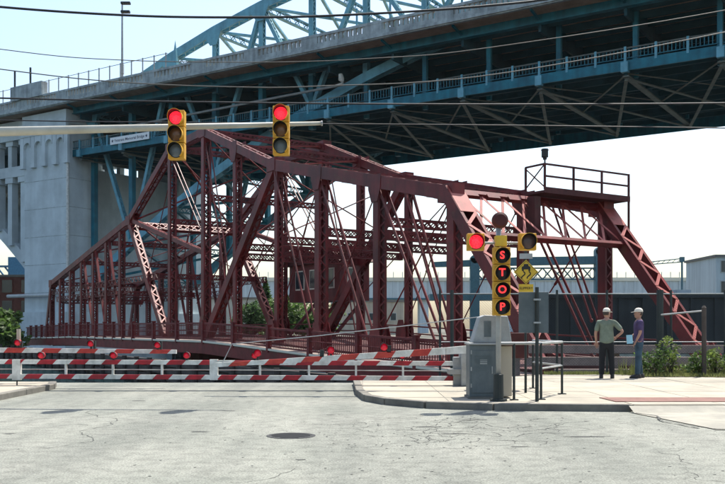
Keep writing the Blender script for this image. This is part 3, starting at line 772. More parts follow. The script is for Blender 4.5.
MB().tube([(PX1 + 0.25, -1.0, 6), (PX1 + 0.25, -1.0, 22.5)], 0.16, 8).build('downpipe', 'gate_white', hb)
for (x0, x1, z) in ((PX0 - 2.5, PX1 - 1.0, 5.2),):
    MB().tube([(x0, -1.5, z), (x1, -1.5, z)], 0.22, 8).build('ledge_pipe', 'pale_wall', hb)
# concrete approach arches to the left of the pier
def zar(x): return 1.4 + 19.5 - 0.0163 * (x + 91) ** 2
ring = MB(); n = 28
for yy in (0.6, 12.0):
    for i in range(n):
        a = -120.4 + i * (58.8 / n); b = a + 58.8 / n
        poly = [(a, zar(a)), (b, zar(b)), (b, zar(b) + 1.7), (a, zar(a) + 1.7)]
        ring.slab_xz(poly, yy, yy + 7.5)
ring.build('approach_arch', 'concrete', hb)
MB().box(-140, PX0, 0.0, WD, 20.3, 21.6).build('approach_lower_deck', 'concrete', hb)
MB().box(-140, PX0, -0.1, WD, 24.9, 27.25).build('approach_entablature', 'concrete', hb)
x = PX0 - 1.9
while x > -92:
    for yy in (0.2, 8.0, 18):
        MB().box(x - 0.42, x + 0.42, yy, yy + 0.9, zar(x) + 1.0, 20.3).box(x - 0.75, x + 0.75, yy - 0.15, yy + 0.9, 19.6, 20.3).build('spandrel_column', 'concrete', hb)
        MB().box(x - 0.36, x + 0.36, yy, yy + 0.8, 21.6, 24.9).box(x - 0.7, x + 0.7, yy - 0.1, yy + 0.8, 24.3, 24.9).build('arcade_column', 'concrete', hb)
    x -= 2.55
MB().box(-140, PX0, 5.5, 5.9, 21.6, 25.6).build('arcade_back_wall', 'under_steel', hb)  # shade of the covered interior is put into this wall's dark colour
# fence posts and lamps on the parapet
x = -80
while x < -36:
    MB().box(x - 0.05, x + 0.05, -2.1, -2.0, 29.0, 30.7).build('deck_fence_post', 'galv', hb); x += 1.75
MB().box(-80, -36, -2.07, -2.03, 30.56, 30.62).build('deck_fence_rail', 'galv', hb)
x = -12
while x < 20:
    MB().box(x - 0.07, x + 0.07, -1.84, -1.7, 28.6, 30.8).build('deck_fence_post', 'blue_steel', hb); x += 3.6
lp_ = empty('lamp_post', (0, 0, 0), 0, 'tall slim lamp post with two heads on the high bridge deck', 'lamp post')
lp_.location = Vector((10.5, 78, 27.6)) + Vector((-0.838, 0.5456, 0)) * 45.8 + Vector((0.5456, 0.838, 0)) * 0.5
MB().tube([(0, 0, 0), (0, 0, 5), (0, 0, 10.9)], [0.16, 0.13, 0.09], 10).build('pole', 'galv', lp_)
for z, dx in ((10.9, 0.45), (9.9, 0.4)):
    MB().box(-0.15, dx + 0.5, -0.25, 0.25, z - 0.02, z + 0.26).build('lamp_head', 'dark_post', lp_, bevel=0.06)
MB().box(-0.18, 0.18, -0.2, 0.2, 2.9, 4.0).build('control_box', 'galv', lp_)
# name board
nb = MB().box(-46.9, -40.6, -0.32, -0.24, 22.3, 23.1).build('name_board', 'sign_white', hb)
text_mesh('Veterans Memorial Bridge', 0.46, 'ink', 'lettering', nb, Matrix.Translation((-43.75, -0.325, 22.69)) @ FACE_CAM, 0.004, 0.004)
for xx in (-46.5, -41.0):
    st = []
    for k in range(10):
        r = 0.22 if k % 2 == 0 else 0.09; a = math.pi / 2 + k * math.pi / 5
        st.append((xx + r * math.cos(a), 22.7 + r * math.sin(a)))
    MB().slab_xz(st, -0.33, -0.322).build('star', 'ink', nb)

# ------------------------------------------------------------------ traffic signals on the mast arm
def visor(mb_out, mb_in, cx, cz, y, r, ln, n=20, gap=70):
    for k in range(n):
        t0 = R(-90 + gap / 2 + (360 - gap) * k / n); t1 = R(-90 + gap / 2 + (360 - gap) * (k + 1) / n)
        def q(t, rr, yy): return (cx + rr * math.cos(t), yy, cz + rr * math.sin(t))
        l0 = ln * (0.72 + 0.28 * math.sin(t0)); l1 = ln * (0.72 + 0.28 * math.sin(t1))
        mb_out.add([q(t0, r, y), q(t1, r, y), q(t1, r, y - l1), q(t0, r, y - l0)], [(0, 1, 2, 3)])
        mb_in.add([q(t0, r - 0.008, y), q(t1, r - 0.008, y), q(t1, r - 0.008, y - l1), q(t0, r - 0.008, y - l0)], [(3, 2, 1, 0)])
        mb_out.add([q(t0, r, y - l0), q(t1, r, y - l1), q(t1, r - 0.008, y - l1), q(t0, r - 0.008, y - l0)], [(0, 1, 2, 3)])
def section(parent, cx, cz, size, lens, letter=None, vis=0.2, depth=0.2):
    """one signal section facing -Y, its back at y=0"""
    s = MB().box(cx - size / 2, cx + size / 2, -depth, 0, cz - size / 2 + 0.003, cz + size / 2 - 0.003).build('section', 'signal_yellow', parent, bevel=0.012)
    r = size * 0.44
    MB().tube([(cx, -depth, cz), (cx, -depth - 0.012, cz)], r, 24).build('bezel', 'black', s)
    ln = MB(); rl = r * 0.9
    for k, (a, h) in enumerate(((1.0, 0.014), (0.8, 0.026), (0.5, 0.036), (0.2, 0.041))):
        for j in range(24):
            t = 2 * math.pi * j / 24; ln.v.append((cx + rl * a * math.cos(t), -depth - h, cz + rl * a * math.sin(t)))
        if k:
            for j in range(24): ln.f.append(((k - 1) * 24 + j, (k - 1) * 24 + (j + 1) % 24, k * 24 + (j + 1) % 24, k * 24 + j))
    ln.f.append(tuple(72 + j for j in range(24)))
    ln.build('lens', lens, s, smooth=True)
    vo, vi = MB(), MB(); visor(vo, vi, cx, cz, -depth, r + 0.006, vis)
    v = vo.build('visor', 'signal_yellow', s, smooth=True); vi.build('visor_lining', 'black', v, smooth=True)
    if letter: text_mesh(letter, size * 0.62, 'letter_red', 'letter', s, Matrix.Translation((cx, -depth - 0.048, cz)) @ FACE_CAM, 0.003, 0.005)
    return s
mast = empty('signal_mast', (-8.6, 17.7, 0.11), 0, 'cream steel mast with long arm reaching over the road from the left', 'signal mast')
MB().tube([(0, 0, 0), (0, 0, 5.9)], [0.16, 0.12], 14).build('pole', 'cream_pole', mast, smooth=True)
MB().box(-0.25, 0.25, -0.25, 0.25, 0, 0.05).build('base_plate', 'cream_pole', mast)
a0 = at(-75, 133.5, 17.7); a1 = at(321, 123.3, 17.25); base = Vector((-8.6, 17.7, 0.11))
arm = MB().tube([a0 - base, (a0.lerp(a1, 0.5)) - base, a1 - base], [0.108, 0.074, 0.037], 12).build('arm', 'cream_pole', mast, smooth=True)
MB().tube([a1 - base, a1 - base + Vector((0.03, 0, 0))], 0.05, 10).build('arm_cap', 'galv', arm)
for px, py, lab in ((178.2, 136.5, 'yellow three-lens traffic signal showing red, nearest the mast on the arm'), (281.8, 132.2, 'yellow three-lens traffic signal showing red, near the tip of the mast arm')):
    c = at(px, py, 17.08)
    ts = empty('traffic_signal', c, 0, lab, 'traffic light', 'traffic signals hung on the mast arm')
    for k, ln in enumerate(('lens_red', 'lens_amber_off', 'lens_grey_off')):
        section(ts, 0, 0.309 * (1 - k), 0.306, ln, vis=0.19)
    arm_z = a0.lerp(a1, (c.x - a0.x) / (a1.x - a0.x)).z - c.z
    MB().box(-0.05, 0.05, 0.0, 0.08, arm_z - 0.16, arm_z + 0.16).box(-0.03, 0.03, 0.0, 0.04, -0.42, 0.42).build('bracket', 'galv', ts)

# ------------------------------------------------------------------ STOP signal post
sp = at(498.5, 399, 15.7)
st = empty('stop_signal', (sp.x, 15.7, 0.11), 0, 'yellow post signal spelling STOP in red with two flashers on top', 'signal')
pxm = 15.7 / F
def lz(py): return CAM_H + (327 - py) * pxm - 0.11
def lx(px): return (px - 362.5) * pxm - sp.x
MB().tube([(0, 0, 0), (0, 0, lz(228))], 0.045, 12).build('pole', 'galv', st, smooth=True)
MB().tube([(0, 0, 0), (0, 0, 0.03), (0, 0, 0.031), (0, 0, 0.46), (0, 0, 0.47)], [0.15, 0.15, 0.092, 0.085, 0.06], 14).build('base_sleeve', 'dark_post', st)
for k, chh in enumerate('STOP'):
    section(st, lx(500.5), lz(247.8 + 17.0 * (k + 0.5)), 0.298, 'black', chh, vis=0.16, depth=0.16)
section(st, lx(474.8), lz(242.7), 0.30, 'lens_red', vis=0.18, depth=0.16)
section(st, lx(526.2), lz(242.5), 0.30, 'lens_brown_off', vis=0.18, depth=0.16)
MB().tube([(lx(474), 0.02, lz(243)), (lx(527), 0.02, lz(243))], 0.022, 8).build('cross_arm', 'galv', st)
MB().box(lx(494.8), lx(506), -0.12, 0.08, lz(247), lz(236)).build('control_box', 'sign_yellow', st, bevel=0.01)
go = MB().tube([(lx(499.8), -0.10, lz(220.5)), (lx(499.8), -0.07, lz(220.5)), (lx(499.8), 0.0, lz(220.5)), (lx(499.8), 0.05, lz(220.5))], [0.10, 0.138, 0.145, 0.05], 24)
go.tube([(lx(499.8), 0.02, lz(237)), (lx(499.8), 0.02, lz(226))], 0.03, 8).build('warning_gong', 'dark_red', st)

# ------------------------------------------------------------------ slippery-road warning sign on its post
sd = 17.6; sc = at(526, 272, sd); pm = sd / F
sg = empty('warning_sign', (sc.x, sd, 0.11), 0, 'yellow diamond sign with skidding car above a small yellow plate', 'road sign')
MB().tube([(0, 0.04, 0), (0, 0.04, sc.z + 0.42 - 0.11)], 0.025, 10).build('post', 'dark_post', sg)
zc = sc.z - 0.11; h = 12.3 * pm
MB().slab_xz([(-h, zc), (0, zc - h), (h, zc), (0, zc + h)], -0.006, 0.006).build('sign_plate', 'sign_yellow', sg, bevel=0.004)
bo = MB()
hh = h * 0.9
for (a, b) in (((-hh, 0), (0, -hh)), ((0, -hh), (hh, 0)), ((hh, 0), (0, hh)), ((0, hh), (-hh, 0))):
    bo.bar((a[0], -0.009, zc + a[1]), (b[0], -0.009, zc + b[1]), (0, 1, 0), 0.003, 0.007)
bo.build('sign_border', 'black', sg)
car = MB()
car.slab_xz([(-0.085, zc + 0.05), (0.085, zc + 0.05), (0.085, zc + 0.10), (0.05, zc + 0.115), (0.04, zc + 0.155), (-0.04, zc + 0.155), (-0.05, zc + 0.115), (-0.085, zc + 0.10)], -0.011, -0.008)
car.box(-0.08, -0.045, -0.011, -0.008, zc + 0.018, zc + 0.05).box(0.045, 0.08, -0.011, -0.008, zc + 0.018, zc + 0.05).build('car_symbol', 'black', sg)
for x0 in (-0.055, 0.055):
    pts = [(x0 + 0.035 * math.sin(k * 0.75), -0.0095, zc + 0.01 - k * 0.02) for k in range(8)]
    sk = MB()
    for a, b in zip(pts, pts[1:]): sk.bar(a, b, (0, 1, 0), 0.003, 0.022)
    sk.build('skid_mark', 'black', sg)
pl = MB().box(-7.3 * pm, 7.3 * pm, -0.006, 0.006, zc - 20.6 * pm, zc - 12.2 * pm).build('small_plate', 'sign_yellow', sg)
text_mesh('SLIPPERY', 0.068, 'black', 'lettering', pl, Matrix.Translation((0, -0.009, zc - 16.4 * pm)) @ FACE_CAM, 0.002)
MB().box(-6.5 * pm, 6.5 * pm, -0.006, 0.006, zc + 13.2 * pm, zc + 18.5 * pm).build('top_plate', 'galv', sg)

# sign seen from behind
sd = 15.6; pm = sd / F; c = at(537, 400, sd)
bs = empty('sign_back', (c.x, sd, 0.11), 0, 'bare grey metal back of a rectangular sign on a dark post', 'road sign')
MB().tube([(0, 0, 0), (0, 0, 1.98)], 0.032, 10).build('post', 'dark_post', bs)
MB().box(-18 * pm, 12 * pm, 0.035, 0.045, CAM_H + (327 - 333) * pm - 0.11, CAM_H + (327 - 292) * pm - 0.11).build('sign_plate', 'galv_dark', bs, bevel=0.004)
for z in (1.35, 1.75): MB().box(-0.06, 0.06, -0.04, 0.034, z, z + 0.03).build('clamp', 'galv', bs)

# ------------------------------------------------------------------ gate cabinets and barriers
cd = 16.2; pm = cd / F; c = at(483, 398, cd)
gc = empty('gate_cabinet', (c.x, cd, 0.11), 0, 'grey steel gate machine cabinet with sloped pale head beside the STOP signal', 'cabinet')
ztop = CAM_H + (327 - 345) * pm - 0.11
MB().box(-13.5 * pm, 13.5 * pm, 0, 0.55, 0.03, ztop).build('body', 'galv_dark', gc, bevel=0.012)
MB().box(-11.5 * pm, 11.5 * pm, -0.012, 0, 0.10, ztop - 0.10).build('door', 'galv_dark', gc, bevel=0.006)
MB().box(8.5 * pm, 9.5 * pm, -0.035, -0.012, 0.45, 0.58).build('door_handle', 'galv', gc)
MB().box(14 * pm, 30 * pm, 0.1, 0.62, 0.03, ztop - 0.02).build('side_body', 'tan_wall', gc, bevel=0.012)
MB().box(-14.5 * pm, 31 * pm, -0.04, 0.68, ztop, ztop + 0.035).build('lid', 'galv', gc, bevel=0.008)
MB().box(-15 * pm, 15 * pm, -0.04, 0.6, 0.0, 0.035).build('plinth', 'kerb', gc)
hd = MB(); y0, y1 = 0.12, 0.62
poly = [(-10 * pm, ztop + 0.036), (30 * pm, ztop + 0.036), (26 * pm, ztop + 29 * pm), (3 * pm, ztop + 30 * pm), (-2 * pm, ztop + 28 * pm)]
hd.slab_xz(poly, y0, y1).build('machine_head', 'galv', gc, bevel=0.015)
MB().box(2 * pm, 9 * pm, y0 - 0.012, y0, ztop + 8 * pm, ztop + 24 * pm).build('head_panel', 'galv_dark', gc)
for z in (0.2, 0.5, 0.8): MB().tube([(-11.8 * pm, -0.018, z), (-11.8 * pm, -0.018, z + 0.07)], 0.012, 8).build('hinge', 'galv', gc)
MB().box(-3 * pm, 4 * pm, -0.016, -0.0121, 0.62, 0.70).build('blank_plate', 'galv', gc)
for k in range(5): MB().box(-8 * pm, 8 * pm, -0.02, -0.012, ztop - 0.2 - k * 0.03, ztop - 0.185 - k * 0.03).build('louvre', 'galv_dark', gc)

def striped(parent, x_from, x_to, z_from, z_to, h_from, h_to, period, phase, depth, red, y=0.0):
    """alternating slanted stripe blocks along a boom; x measured from parent"""
    k = 0; x = x_from - ((x_from - phase) % period); half = period / 2
    def zz(x): return z_from + (z_to - z_from) * (x - x_from) / (x_to - x_from)
    def hh(x): return h_from + (h_to - h_from) * (x - x_from) / (x_to - x_from)
    while x < x_to:
        for j, mname in ((0, red), (1, 'gate_white')):
            a = max(x + j * half, x_from); b = min(x + (j + 1) * half, x_to)
            if b - a < 0.03: continue
            sl = 0.09
            ea = sl if a > x_from + 0.02 else 0; eb = sl if b < x_to - 0.1 else 0
            MB().slab_xz([(a, zz(a) - hh(a) / 2), (b, zz(b) - hh(b) / 2), (b + eb, zz(b) + hh(b) / 2), (a + ea, zz(a) + hh(a) / 2)], y - depth / 2, y + depth / 2).build('red_stripe' if j == 0 else 'white_stripe', mname, parent)
        x += period
def gate_lamp(parent, x, z, y=-0.02, r=0.075):
    b = MB().tube([(x, y - 0.045, z), (x, y - 0.02, z), (x, y + 0.05, z), (x, y + 0.07, z)], [r, r, r * 0.95, r * 0.5], 16).build('lamp', 'gate_red', parent)
    MB().tube([(x, y - 0.044, z), (x, y - 0.06, z), (x, y - 0.075, z)], [r * 0.88, r * 0.7, r * 0.3], 16).build('lamp_lens', 'lamp_red', b)
    hv, hi = MB(), MB(); visor(hv, hi, x, z, y - 0.04, r + 0.004, 0.07, 12, 150); hv.build('lamp_hood', 'dark_post', b); hi.build('hood_lining', 'black', b)
    MB().box(x - 0.02, x + 0.02, y - 0.02, y + 0.02, z - r - 0.06, z - r * 0.7).build('lamp_stem', 'dark_post', b)
# twin-rail barrier across the road
td = 19.9; pm = td / F
tb = empty('barrier_gate', (0, td, 0), 0, 'red and white barrier of two rails joined by white uprights across the road', 'barrier', 'striped barriers closing the road')
X = lambda px: (px - 362.5) * pm
Z = lambda py: CAM_H + (327 - py) * pm
striped(tb, X(-70), X(456), Z(361.5), Z(363.5), 0.098, 0.098, 32.3 * pm, X(134), 0.09, 'gate_red')
striped(tb, X(-70), X(456), Z(376), Z(378.5), 0.098, 0.098, 32.3 * pm, X(120.3), 0.09, 'gate_red')
for px in (-35, 66, 113, 162, 260, 309, 356, 403):
    MB().box(X(px) - 0.022, X(px) + 0.022, -0.03, 0.03, Z(376.5), Z(364)).build('upright', 'gate_white', tb)
for px in (17, 214):
    MB().box(X(px - 4), X(px + 4), -0.052, 0.052, Z(380), Z(359.5)).build('splice_plate', 'gate_white', tb)
for za in (Z(369),): MB().tube([(X(-70), 0.05, za), (X(456), 0.05, Z(371))], 0.012, 6).build('truss_wire', 'galv', tb)
for px in (42, 114, 187, 255, 331, 402): gate_lamp(tb, X(px), Z(355.3))
MB().tube([(X(17), 0, Z(379)), (X(17), 0, 0.11)], 0.016, 8).build('prop', 'dark_post', tb)
MB().box(X(453), X(462), -0.08, 0.08, 0.11, Z(357)).build('stand', 'galv', tb, bevel=0.01)
MB().slab_xz([(X(460), 0.11), (X(473), 0.11), (X(473), Z(368)), (X(464), Z(352)), (X(460), Z(352))], -0.3, 0.3).build('stand_housing', 'galv', tb, bevel=0.02)
MB().box(X(448), X(475), -0.2, 0.2, Z(374), Z(369)).build('hinge_beam', 'galv', tb)
# single boom from the left
bd = 20.7; pm = bd / F
lbm = empty('barrier_gate', (0, bd, 0), 0, 'red and white single boom reaching in from the left, ending mid-road', 'barrier', 'striped barriers closing the road')
striped(lbm, X(-80), X(176.5), Z(349.5), Z(351.8), 0.12, 0.09, 36.3 * pm, X(40.5), 0.09, 'gate_orange')
for px, py in ((18.5, 342.6), (91.5, 343.6), (158, 345)): gate_lamp(lbm, X(px), Z(py))
for px in (18.5, 91.5, 158): MB().box(X(px + 2), X(px + 4), -0.03, 0.05, Z(350), Z(341)).build('lamp_back', 'dark_post', lbm)
MB().tube([(X(17), 0.1, Z(346)), (X(17), 0.1, Z(329))], 0.05, 8).build('tip_rest', 'tan_wall', lbm)
MB().box(X(-110), X(-78), -0.3, 0.3, 0.0, Z(338)).build('machine_housing', 'galv', lbm, bevel=0.02)
# single boom from the right machine
rd = 18.4; pm = rd / F
rb = empty('barrier_gate', (0, rd, 0), 0, 'red and white tapering boom sloping left from the grey cabinet with dark counterweight', 'barrier', 'striped barriers closing the road')
striped(rb, X(216), X(446), Z(365), Z(351), 0.085, 0.145, 36.2 * pm, X(337), 0.10, 'gate_orange')
MB().slab_xz([(X(446), Z(354.5)), (X(474), Z(353)), (X(474), Z(345)), (X(446), Z(347.5))], -0.06, 0.06).build('boom_root', 'gate_white', rb)
for px, py in ((258, 353), (331, 350), (384, 347)): gate_lamp(rb, X(px), Z(py), r=0.08)
for px, py in ((322, 352), (389, 347.5)): MB().box(X(px - 2), X(px + 2), -0.05, 0.05, Z(py + 5), Z(py - 2)).build('lamp_back', 'dark_post', rb)
MB().box(X(470), X(508), -0.04, 0.04, Z(352), Z(346)).build('counter_arm', 'galv', rb)
MB().box(X(504.5), X(527), -0.18, 0.18, Z(358), Z(333)).build('counterweight', 'dark_red', rb, bevel=0.01)
MB().box(X(478), X(500), 0.06, 0.4, 0.11, Z(340)).build('pivot_stand', 'galv', rb, bevel=0.015)
MB().tube([(X(478), 0, Z(317)), (X(400), 0, Z(326.5)), (X(315), 0, Z(336.2)), (X(232), 0, Z(344)), (X(222), 0, Z(364))], 0.011, 6).build('stay_cable', 'galv', rb)

# hand rail beside the cabinet
hr = empty('hand_rail', (0, 0, 0.11), 0, 'low pipe hand rail on dark posts beside the gate cabinet', 'rail')
pts = [at(514, 342, 15.9), at(541, 342, 16.0), at(562, 342, 17.3), at(533, 341, 18.9)]
for p in pts:
    MB().tube([(p.x, p.y, 0), (p.x, p.y, 1.0)], 0.024, 8).box(p.x - 0.07, p.x + 0.07, p.y - 0.07, p.y + 0.07, 0, 0.015).build('post', 'dark_post', hr)
MB().tube([(pts[0].x - 0.25, 15.85, 1.0), (pts[0].x, pts[0].y, 1.0), (pts[1].x, pts[1].y, 1.0), (pts[2].x, pts[2].y, 1.0), (pts[3].x, pts[3].y, 1.0)], 0.026, 8).build('top_rail', 'galv', hr)
MB().tube([(pts[1].x, pts[1].y, 0.55), (pts[2].x, pts[2].y, 0.55), (pts[3].x, pts[3].y, 0.55)], 0.018, 8).build('mid_rail', 'galv', hr)

# ------------------------------------------------------------------ fence behind the people
fd = 24.6; pm = fd / F
fn = empty('chain_link_fence', (0, fd, 0), 0, 'tall wire mesh fence on dark posts behind the two men', 'fence')
fx = [X(440), X(452), X(505), X(557), X(607), X(660), X(671), X(725), X(780), X(850)]
for k, x in enumerate(fx):
    thick = 0.05 if k in (1, 5) else 0.032
    if k in (5,): thick = 0.09
    MB().tube([(x, 0, -0.3), (x, 0, Z(290))], thick, 10).build('post', 'dark_post', fn)
MB().tube([(fx[0], 0, Z(294)), (fx[-1], 0, Z(294))], 0.02, 8).build('top_rail', 'galv_dark', fn)
MB().tube([(fx[0], 0, Z(342)), (fx[-1], 0, Z(342))], 0.014, 8).build('mid_wire', 'galv', fn)
wm = MB(); x = fx[0] - 2.4
while x < fx[-1]:
    for s in (-1, 1):
        xa, xb, za, zb = x, x + 2.2, 0.1, 2.25
        if s < 0: xa, xb = xb, xa
        lo, hi = fx[0], fx[-1]
        if min(xa, xb) >= lo and max(xa, xb) <= hi: wm.bar((xa, s * 0.004, za), (xb, s * 0.004, zb), (0, 1, 0), 0.0035, 0.0035)
    x += 0.075
wm.build('wire_mesh', 'dark_post', fn, kind='stuff')
fp = empty('steel_post', at(704, 372, 23.4), 0, 'short olive steel post with rail stub in the shrubs by the fence', 'post')
fp.location.z = 0.0
MB().tube([(0, 0, 0), (0, 0, 1.9), (0, 0, 1.96)], [0.06, 0.06, 0.02], 10).build('post', 'timber', fp)
MB().tube([(0, 0, 1.82), (-0.95, 0.5, 1.72)], 0.022, 8).build('rail', 'galv', fp)
# timber dock beams beyond the fence
for k, (y, z, x0, x1) in enumerate(((29.0, -0.1, 6.2, 13.5), (30.2, 0.25, 5.5, 14.5), (31.5, 0.62, 5.0, 12.8))):
    o = MB().box(x0, x1, y - 0.15, y + 0.15, z - 0.14, z + 0.14)
    for x in (x0 + 0.4, (x0 + x1) / 2, x1 - 0.4): o.box(x - 0.14, x + 0.14, y + 0.151, y + 0.4, -3, z + 0.1)
    tag(o.build('dock_timber', 'timber_pale'), ['lowest', 'middle', 'highest'][k] + ' of three pale timber beams behind the fence by the men', 'timber', 'dock timbers behind the fence')

# ------------------------------------------------------------------ people
def skin(name, V, E, m, parent, sub=2):
    me = bpy.data.meshes.new(name); me.from_pydata([v[:3] for v in V], E, []); me.materials.append(M[m])
    o = bpy.data.objects.new(name, me); col.objects.link(o); o.parent = parent
    md = o.modifiers.new('skin', 'SKIN'); md.use_smooth_shade = True
    if not me.skin_vertices: bpy.context.view_layer.update()
    lay = me.skin_vertices[0].data if me.skin_vertices else None
    if lay is None:
        me.attributes  # noqa
    for i, v in enumerate(V):
        r = v[3] if isinstance(v[3], tuple) else (v[3], v[3])
        lay[i].radius = r; lay[i].use_root = (i == 0)
    sm = o.modifiers.new('sub', 'SUBSURF'); sm.levels = sub; sm.render_levels = sub
    return o
def chain(n0, n): return [(n0 + i, n0 + i + 1) for i in range(n - 1)]
def blob(rings, n=14):
    """rings: (cx, cy, z, rx, ry)"""
    mb = MB()
    for (cx, cy, z, rx, ry) in rings:
        for k in range(n):
            t = 2 * math.pi * k / n; mb.v.append((cx + rx * math.cos(t), cy + ry * math.sin(t), z))
    for i in range(len(rings) - 1):
        for k in range(n): mb.f.append((i * n + k, i * n + (k + 1) % n, (i + 1) * n + (k + 1) % n, (i + 1) * n + k))
    mb.f.append(tuple(reversed(range(n)))); mb.f.append(tuple((len(rings) - 1) * n + k for k in range(n)))
    return mb
def person(loc, rz, label, shirt, trousers, arms, head_turn, stance, belly=1.0):
    p = empty('person', loc, rz, label, 'person')
    # joints: pelvis 0, spine, chest, neck, head
    fl, fr = stance
    V = [(0, 0, 0.96, (0.15, 0.11)), (0, 0.0, 1.12, (0.145, 0.11)), (0, 0.0, 1.30, (0.165, 0.115)), (0, -0.01, 1.43, (0.11, 0.085)), (0, -0.005, 1.50, 0.055), (0, 0.01, 1.545, 0.055)]
    E = chain(0, 6)
    n = len(V)
    for s, f in ((-1, fl), (1, fr)):
        b = len(V)
        V += [(s * 0.09, 0, 0.88, 0.088), (s * 0.10 + f[0] * 0.5, f[1] * 0.4 + 0.01, 0.50, 0.06), (s * 0.105 + f[0], f[1], 0.10, 0.042)]
        E += [(0, b)] + chain(b, 3)
    hands = []
    for s, (el, wr) in ((-1, arms[0]), (1, arms[1])):
        b = len(V)
        V += [(s * 0.185, -0.01, 1.40, 0.062), (*el, 0.042), (*wr, 0.029)]
        E += [(3, b)] + chain(b, 3)
        hands.append((Vector(el), Vector(wr), s))
    body = skin('body', V, E, 'skin', p)
    # head with a face: skull, jaw, nose, ears
    hd = blob([(0, 0.0, 1.50, 0.045, 0.05), (0, 0.02, 1.535, 0.058, 0.075), (0, 0.015, 1.58, 0.070, 0.090), (0, 0.008, 1.63, 0.076, 0.098), (0, 0.0, 1.68, 0.078, 0.100), (0, 0.0, 1.72, 0.068, 0.088), (0, 0.0, 1.75, 0.04, 0.05)])
    ho = hd.build('head', 'skin', body, smooth=True)
    ho.location = (0, 0, 0); ho.rotation_euler = (0, 0, head_turn)
    MB().add([(-0.012, 0.10, 1.645), (0.012, 0.10, 1.645), (0.018, 0.10, 1.60), (-0.018, 0.10, 1.60), (0, 0.128, 1.607)], [(0, 1, 4), (1, 2, 4), (2, 3, 4), (3, 0, 4)]).build('nose', 'skin', ho)
    for s in (-1, 1):
        blob([(s * 0.08, -0.005, 1.60, 0.006, 0.012), (s * 0.086, -0.008, 1.63, 0.010, 0.02), (s * 0.086, -0.008, 1.655, 0.008, 0.018)], 8).build('ear', 'skin', ho, smooth=True)
        blob([(s * 0.03, 0.094, 1.636, 0.011, 0.006), (s * 0.03, 0.096, 1.644, 0.012, 0.006)], 8).build('eye', 'hair', ho)
    MB().box(-0.024, 0.024, 0.085, 0.1, 1.566, 1.573).build('mouth', 'hair', ho)
    blob([(0, -0.03, 1.585, 0.066, 0.062), (0, -0.022, 1.63, 0.081, 0.082), (0, -0.012, 1.675, 0.083, 0.094)]).build('hair', 'hair', ho, smooth=True)
    cp = blob([(0, 0.0, 1.668, 0.086, 0.108), (0, 0.0, 1.70, 0.086, 0.108), (0, 0.0, 1.74, 0.074, 0.092), (0, 0.0, 1.768, 0.045, 0.055), (0, 0, 1.775, 0.012, 0.012)]).build('cap', 'cap', ho, smooth=True)
    br = MB(); nn = 10; top = []; bot = []
    for k in range(nn + 1):
        t = math.pi * k / nn; top.append((0.083 * math.cos(t), 0.06 + 0.135 * math.sin(t), 1.682 - 0.02 * math.sin(t))); 
    br.v = top + [(x, y, z - 0.008) for x, y, z in top]
    br.f = [tuple(range(nn + 1)), tuple(reversed(range(nn + 1, 2 * nn + 2)))] + [(i, nn + 1 + i, nn + 2 + i, i + 1) for i in range(nn)]
    br.build('brim', 'cap', cp)
    # shirt
    B = belly
    V = [(0, 0, 0.85, (0.172 * B, 0.132 * B)), (0, 0, 0.93, (0.178 * B, 0.135 * B)), (0, 0.0, 1.10, (0.168 * B, 0.13 * B)), (0, 0.0, 1.30, (0.185, 0.132)), (0, -0.012, 1.425, (0.135, 0.098)), (0, -0.01, 1.475, (0.068, 0.062))]
    E = chain(0, 6)
    for s, (el, wr) in ((-1, arms[0]), (1, arms[1])):
        b = len(V); sh = Vector((s * 0.185, -0.01, 1.405)); e = Vector(el)
        V += [(*sh, 0.078), (*sh.lerp(e, 0.5), 0.070), (*sh.lerp(e, 0.86), 0.068)]
        E += [(4, b)] + chain(b, 3)
    skin('shirt', V, E, shirt, p)
    # trousers
    V = [(0, 0, 0.99, (0.162 * B, 0.122 * B)), (0, 0, 0.90, (0.165 * B, 0.125))]
    E = [(0, 1)]
    for s, f in ((-1, fl), (1, fr)):
        b = len(V)
        V += [(s * 0.095, 0, 0.80, 0.100), (s * 0.10 + f[0] * 0.5, f[1] * 0.4 + 0.01, 0.48, 0.082), (s * 0.105 + f[0], f[1], 0.06, 0.072)]
        E += [(1, b)] + chain(b, 3)
    skin('trousers', V, E, trousers, p)
    for s, f in ((-1, fl), (1, fr)):
        x, y = s * 0.11 + f[0], f[1]
        blob([(x, y + 0.05, 0.0, 0.048, 0.145), (x, y + 0.05, 0.03, 0.052, 0.15), (x, y + 0.03, 0.065, 0.048, 0.12), (x, y - 0.02, 0.11, 0.04, 0.055)], 12).build('shoe', 'shoe', p, smooth=True)
    # hands: palm with five separate bent fingers
    for el, wr, s in hands:
        a = (wr - el).normalized(); sd = a.cross(Vector((0, 1, 0)) if abs(a.y) < 0.8 else Vector((0, 0, 1))).normalized(); nrm = a.cross(sd)
        hb_ = MB().bar(wr, wr + a * 0.095, sd, 0.078, 0.030)
        for i, ln in enumerate((0.066, 0.074, 0.070, 0.056)):
            o = wr + a * 0.092 + sd * (-0.030 + 0.02 * i)
            hb_.tube([o, o + a * ln * 0.5, o + a * ln * 0.9 + nrm * ln * 0.3], [0.009, 0.0085, 0.007], 6)
        o = wr + a * 0.02 + sd * -0.035
        hb_.tube([o, o + a * 0.035 - sd * 0.022, o + a * 0.07 - sd * 0.026 + nrm * 0.008], [0.011, 0.010, 0.008], 6)
        hb_.build('hand', 'skin', body, bevel=0.006)
    return p
p1 = person((6.13, 22.6, 0.11), R(-14), 'man in green shirt, black trousers and pale cap seen from behind, hand on hip',
            'shirt_green', 'trouser_black', (((-0.27, 0.0, 1.13), (-0.245, 0.06, 0.90)), ((0.39, -0.06, 1.17), (0.215, 0.0, 1.02))), R(-38), ((-0.02, 0.0), (0.03, 0.02)), 1.1)
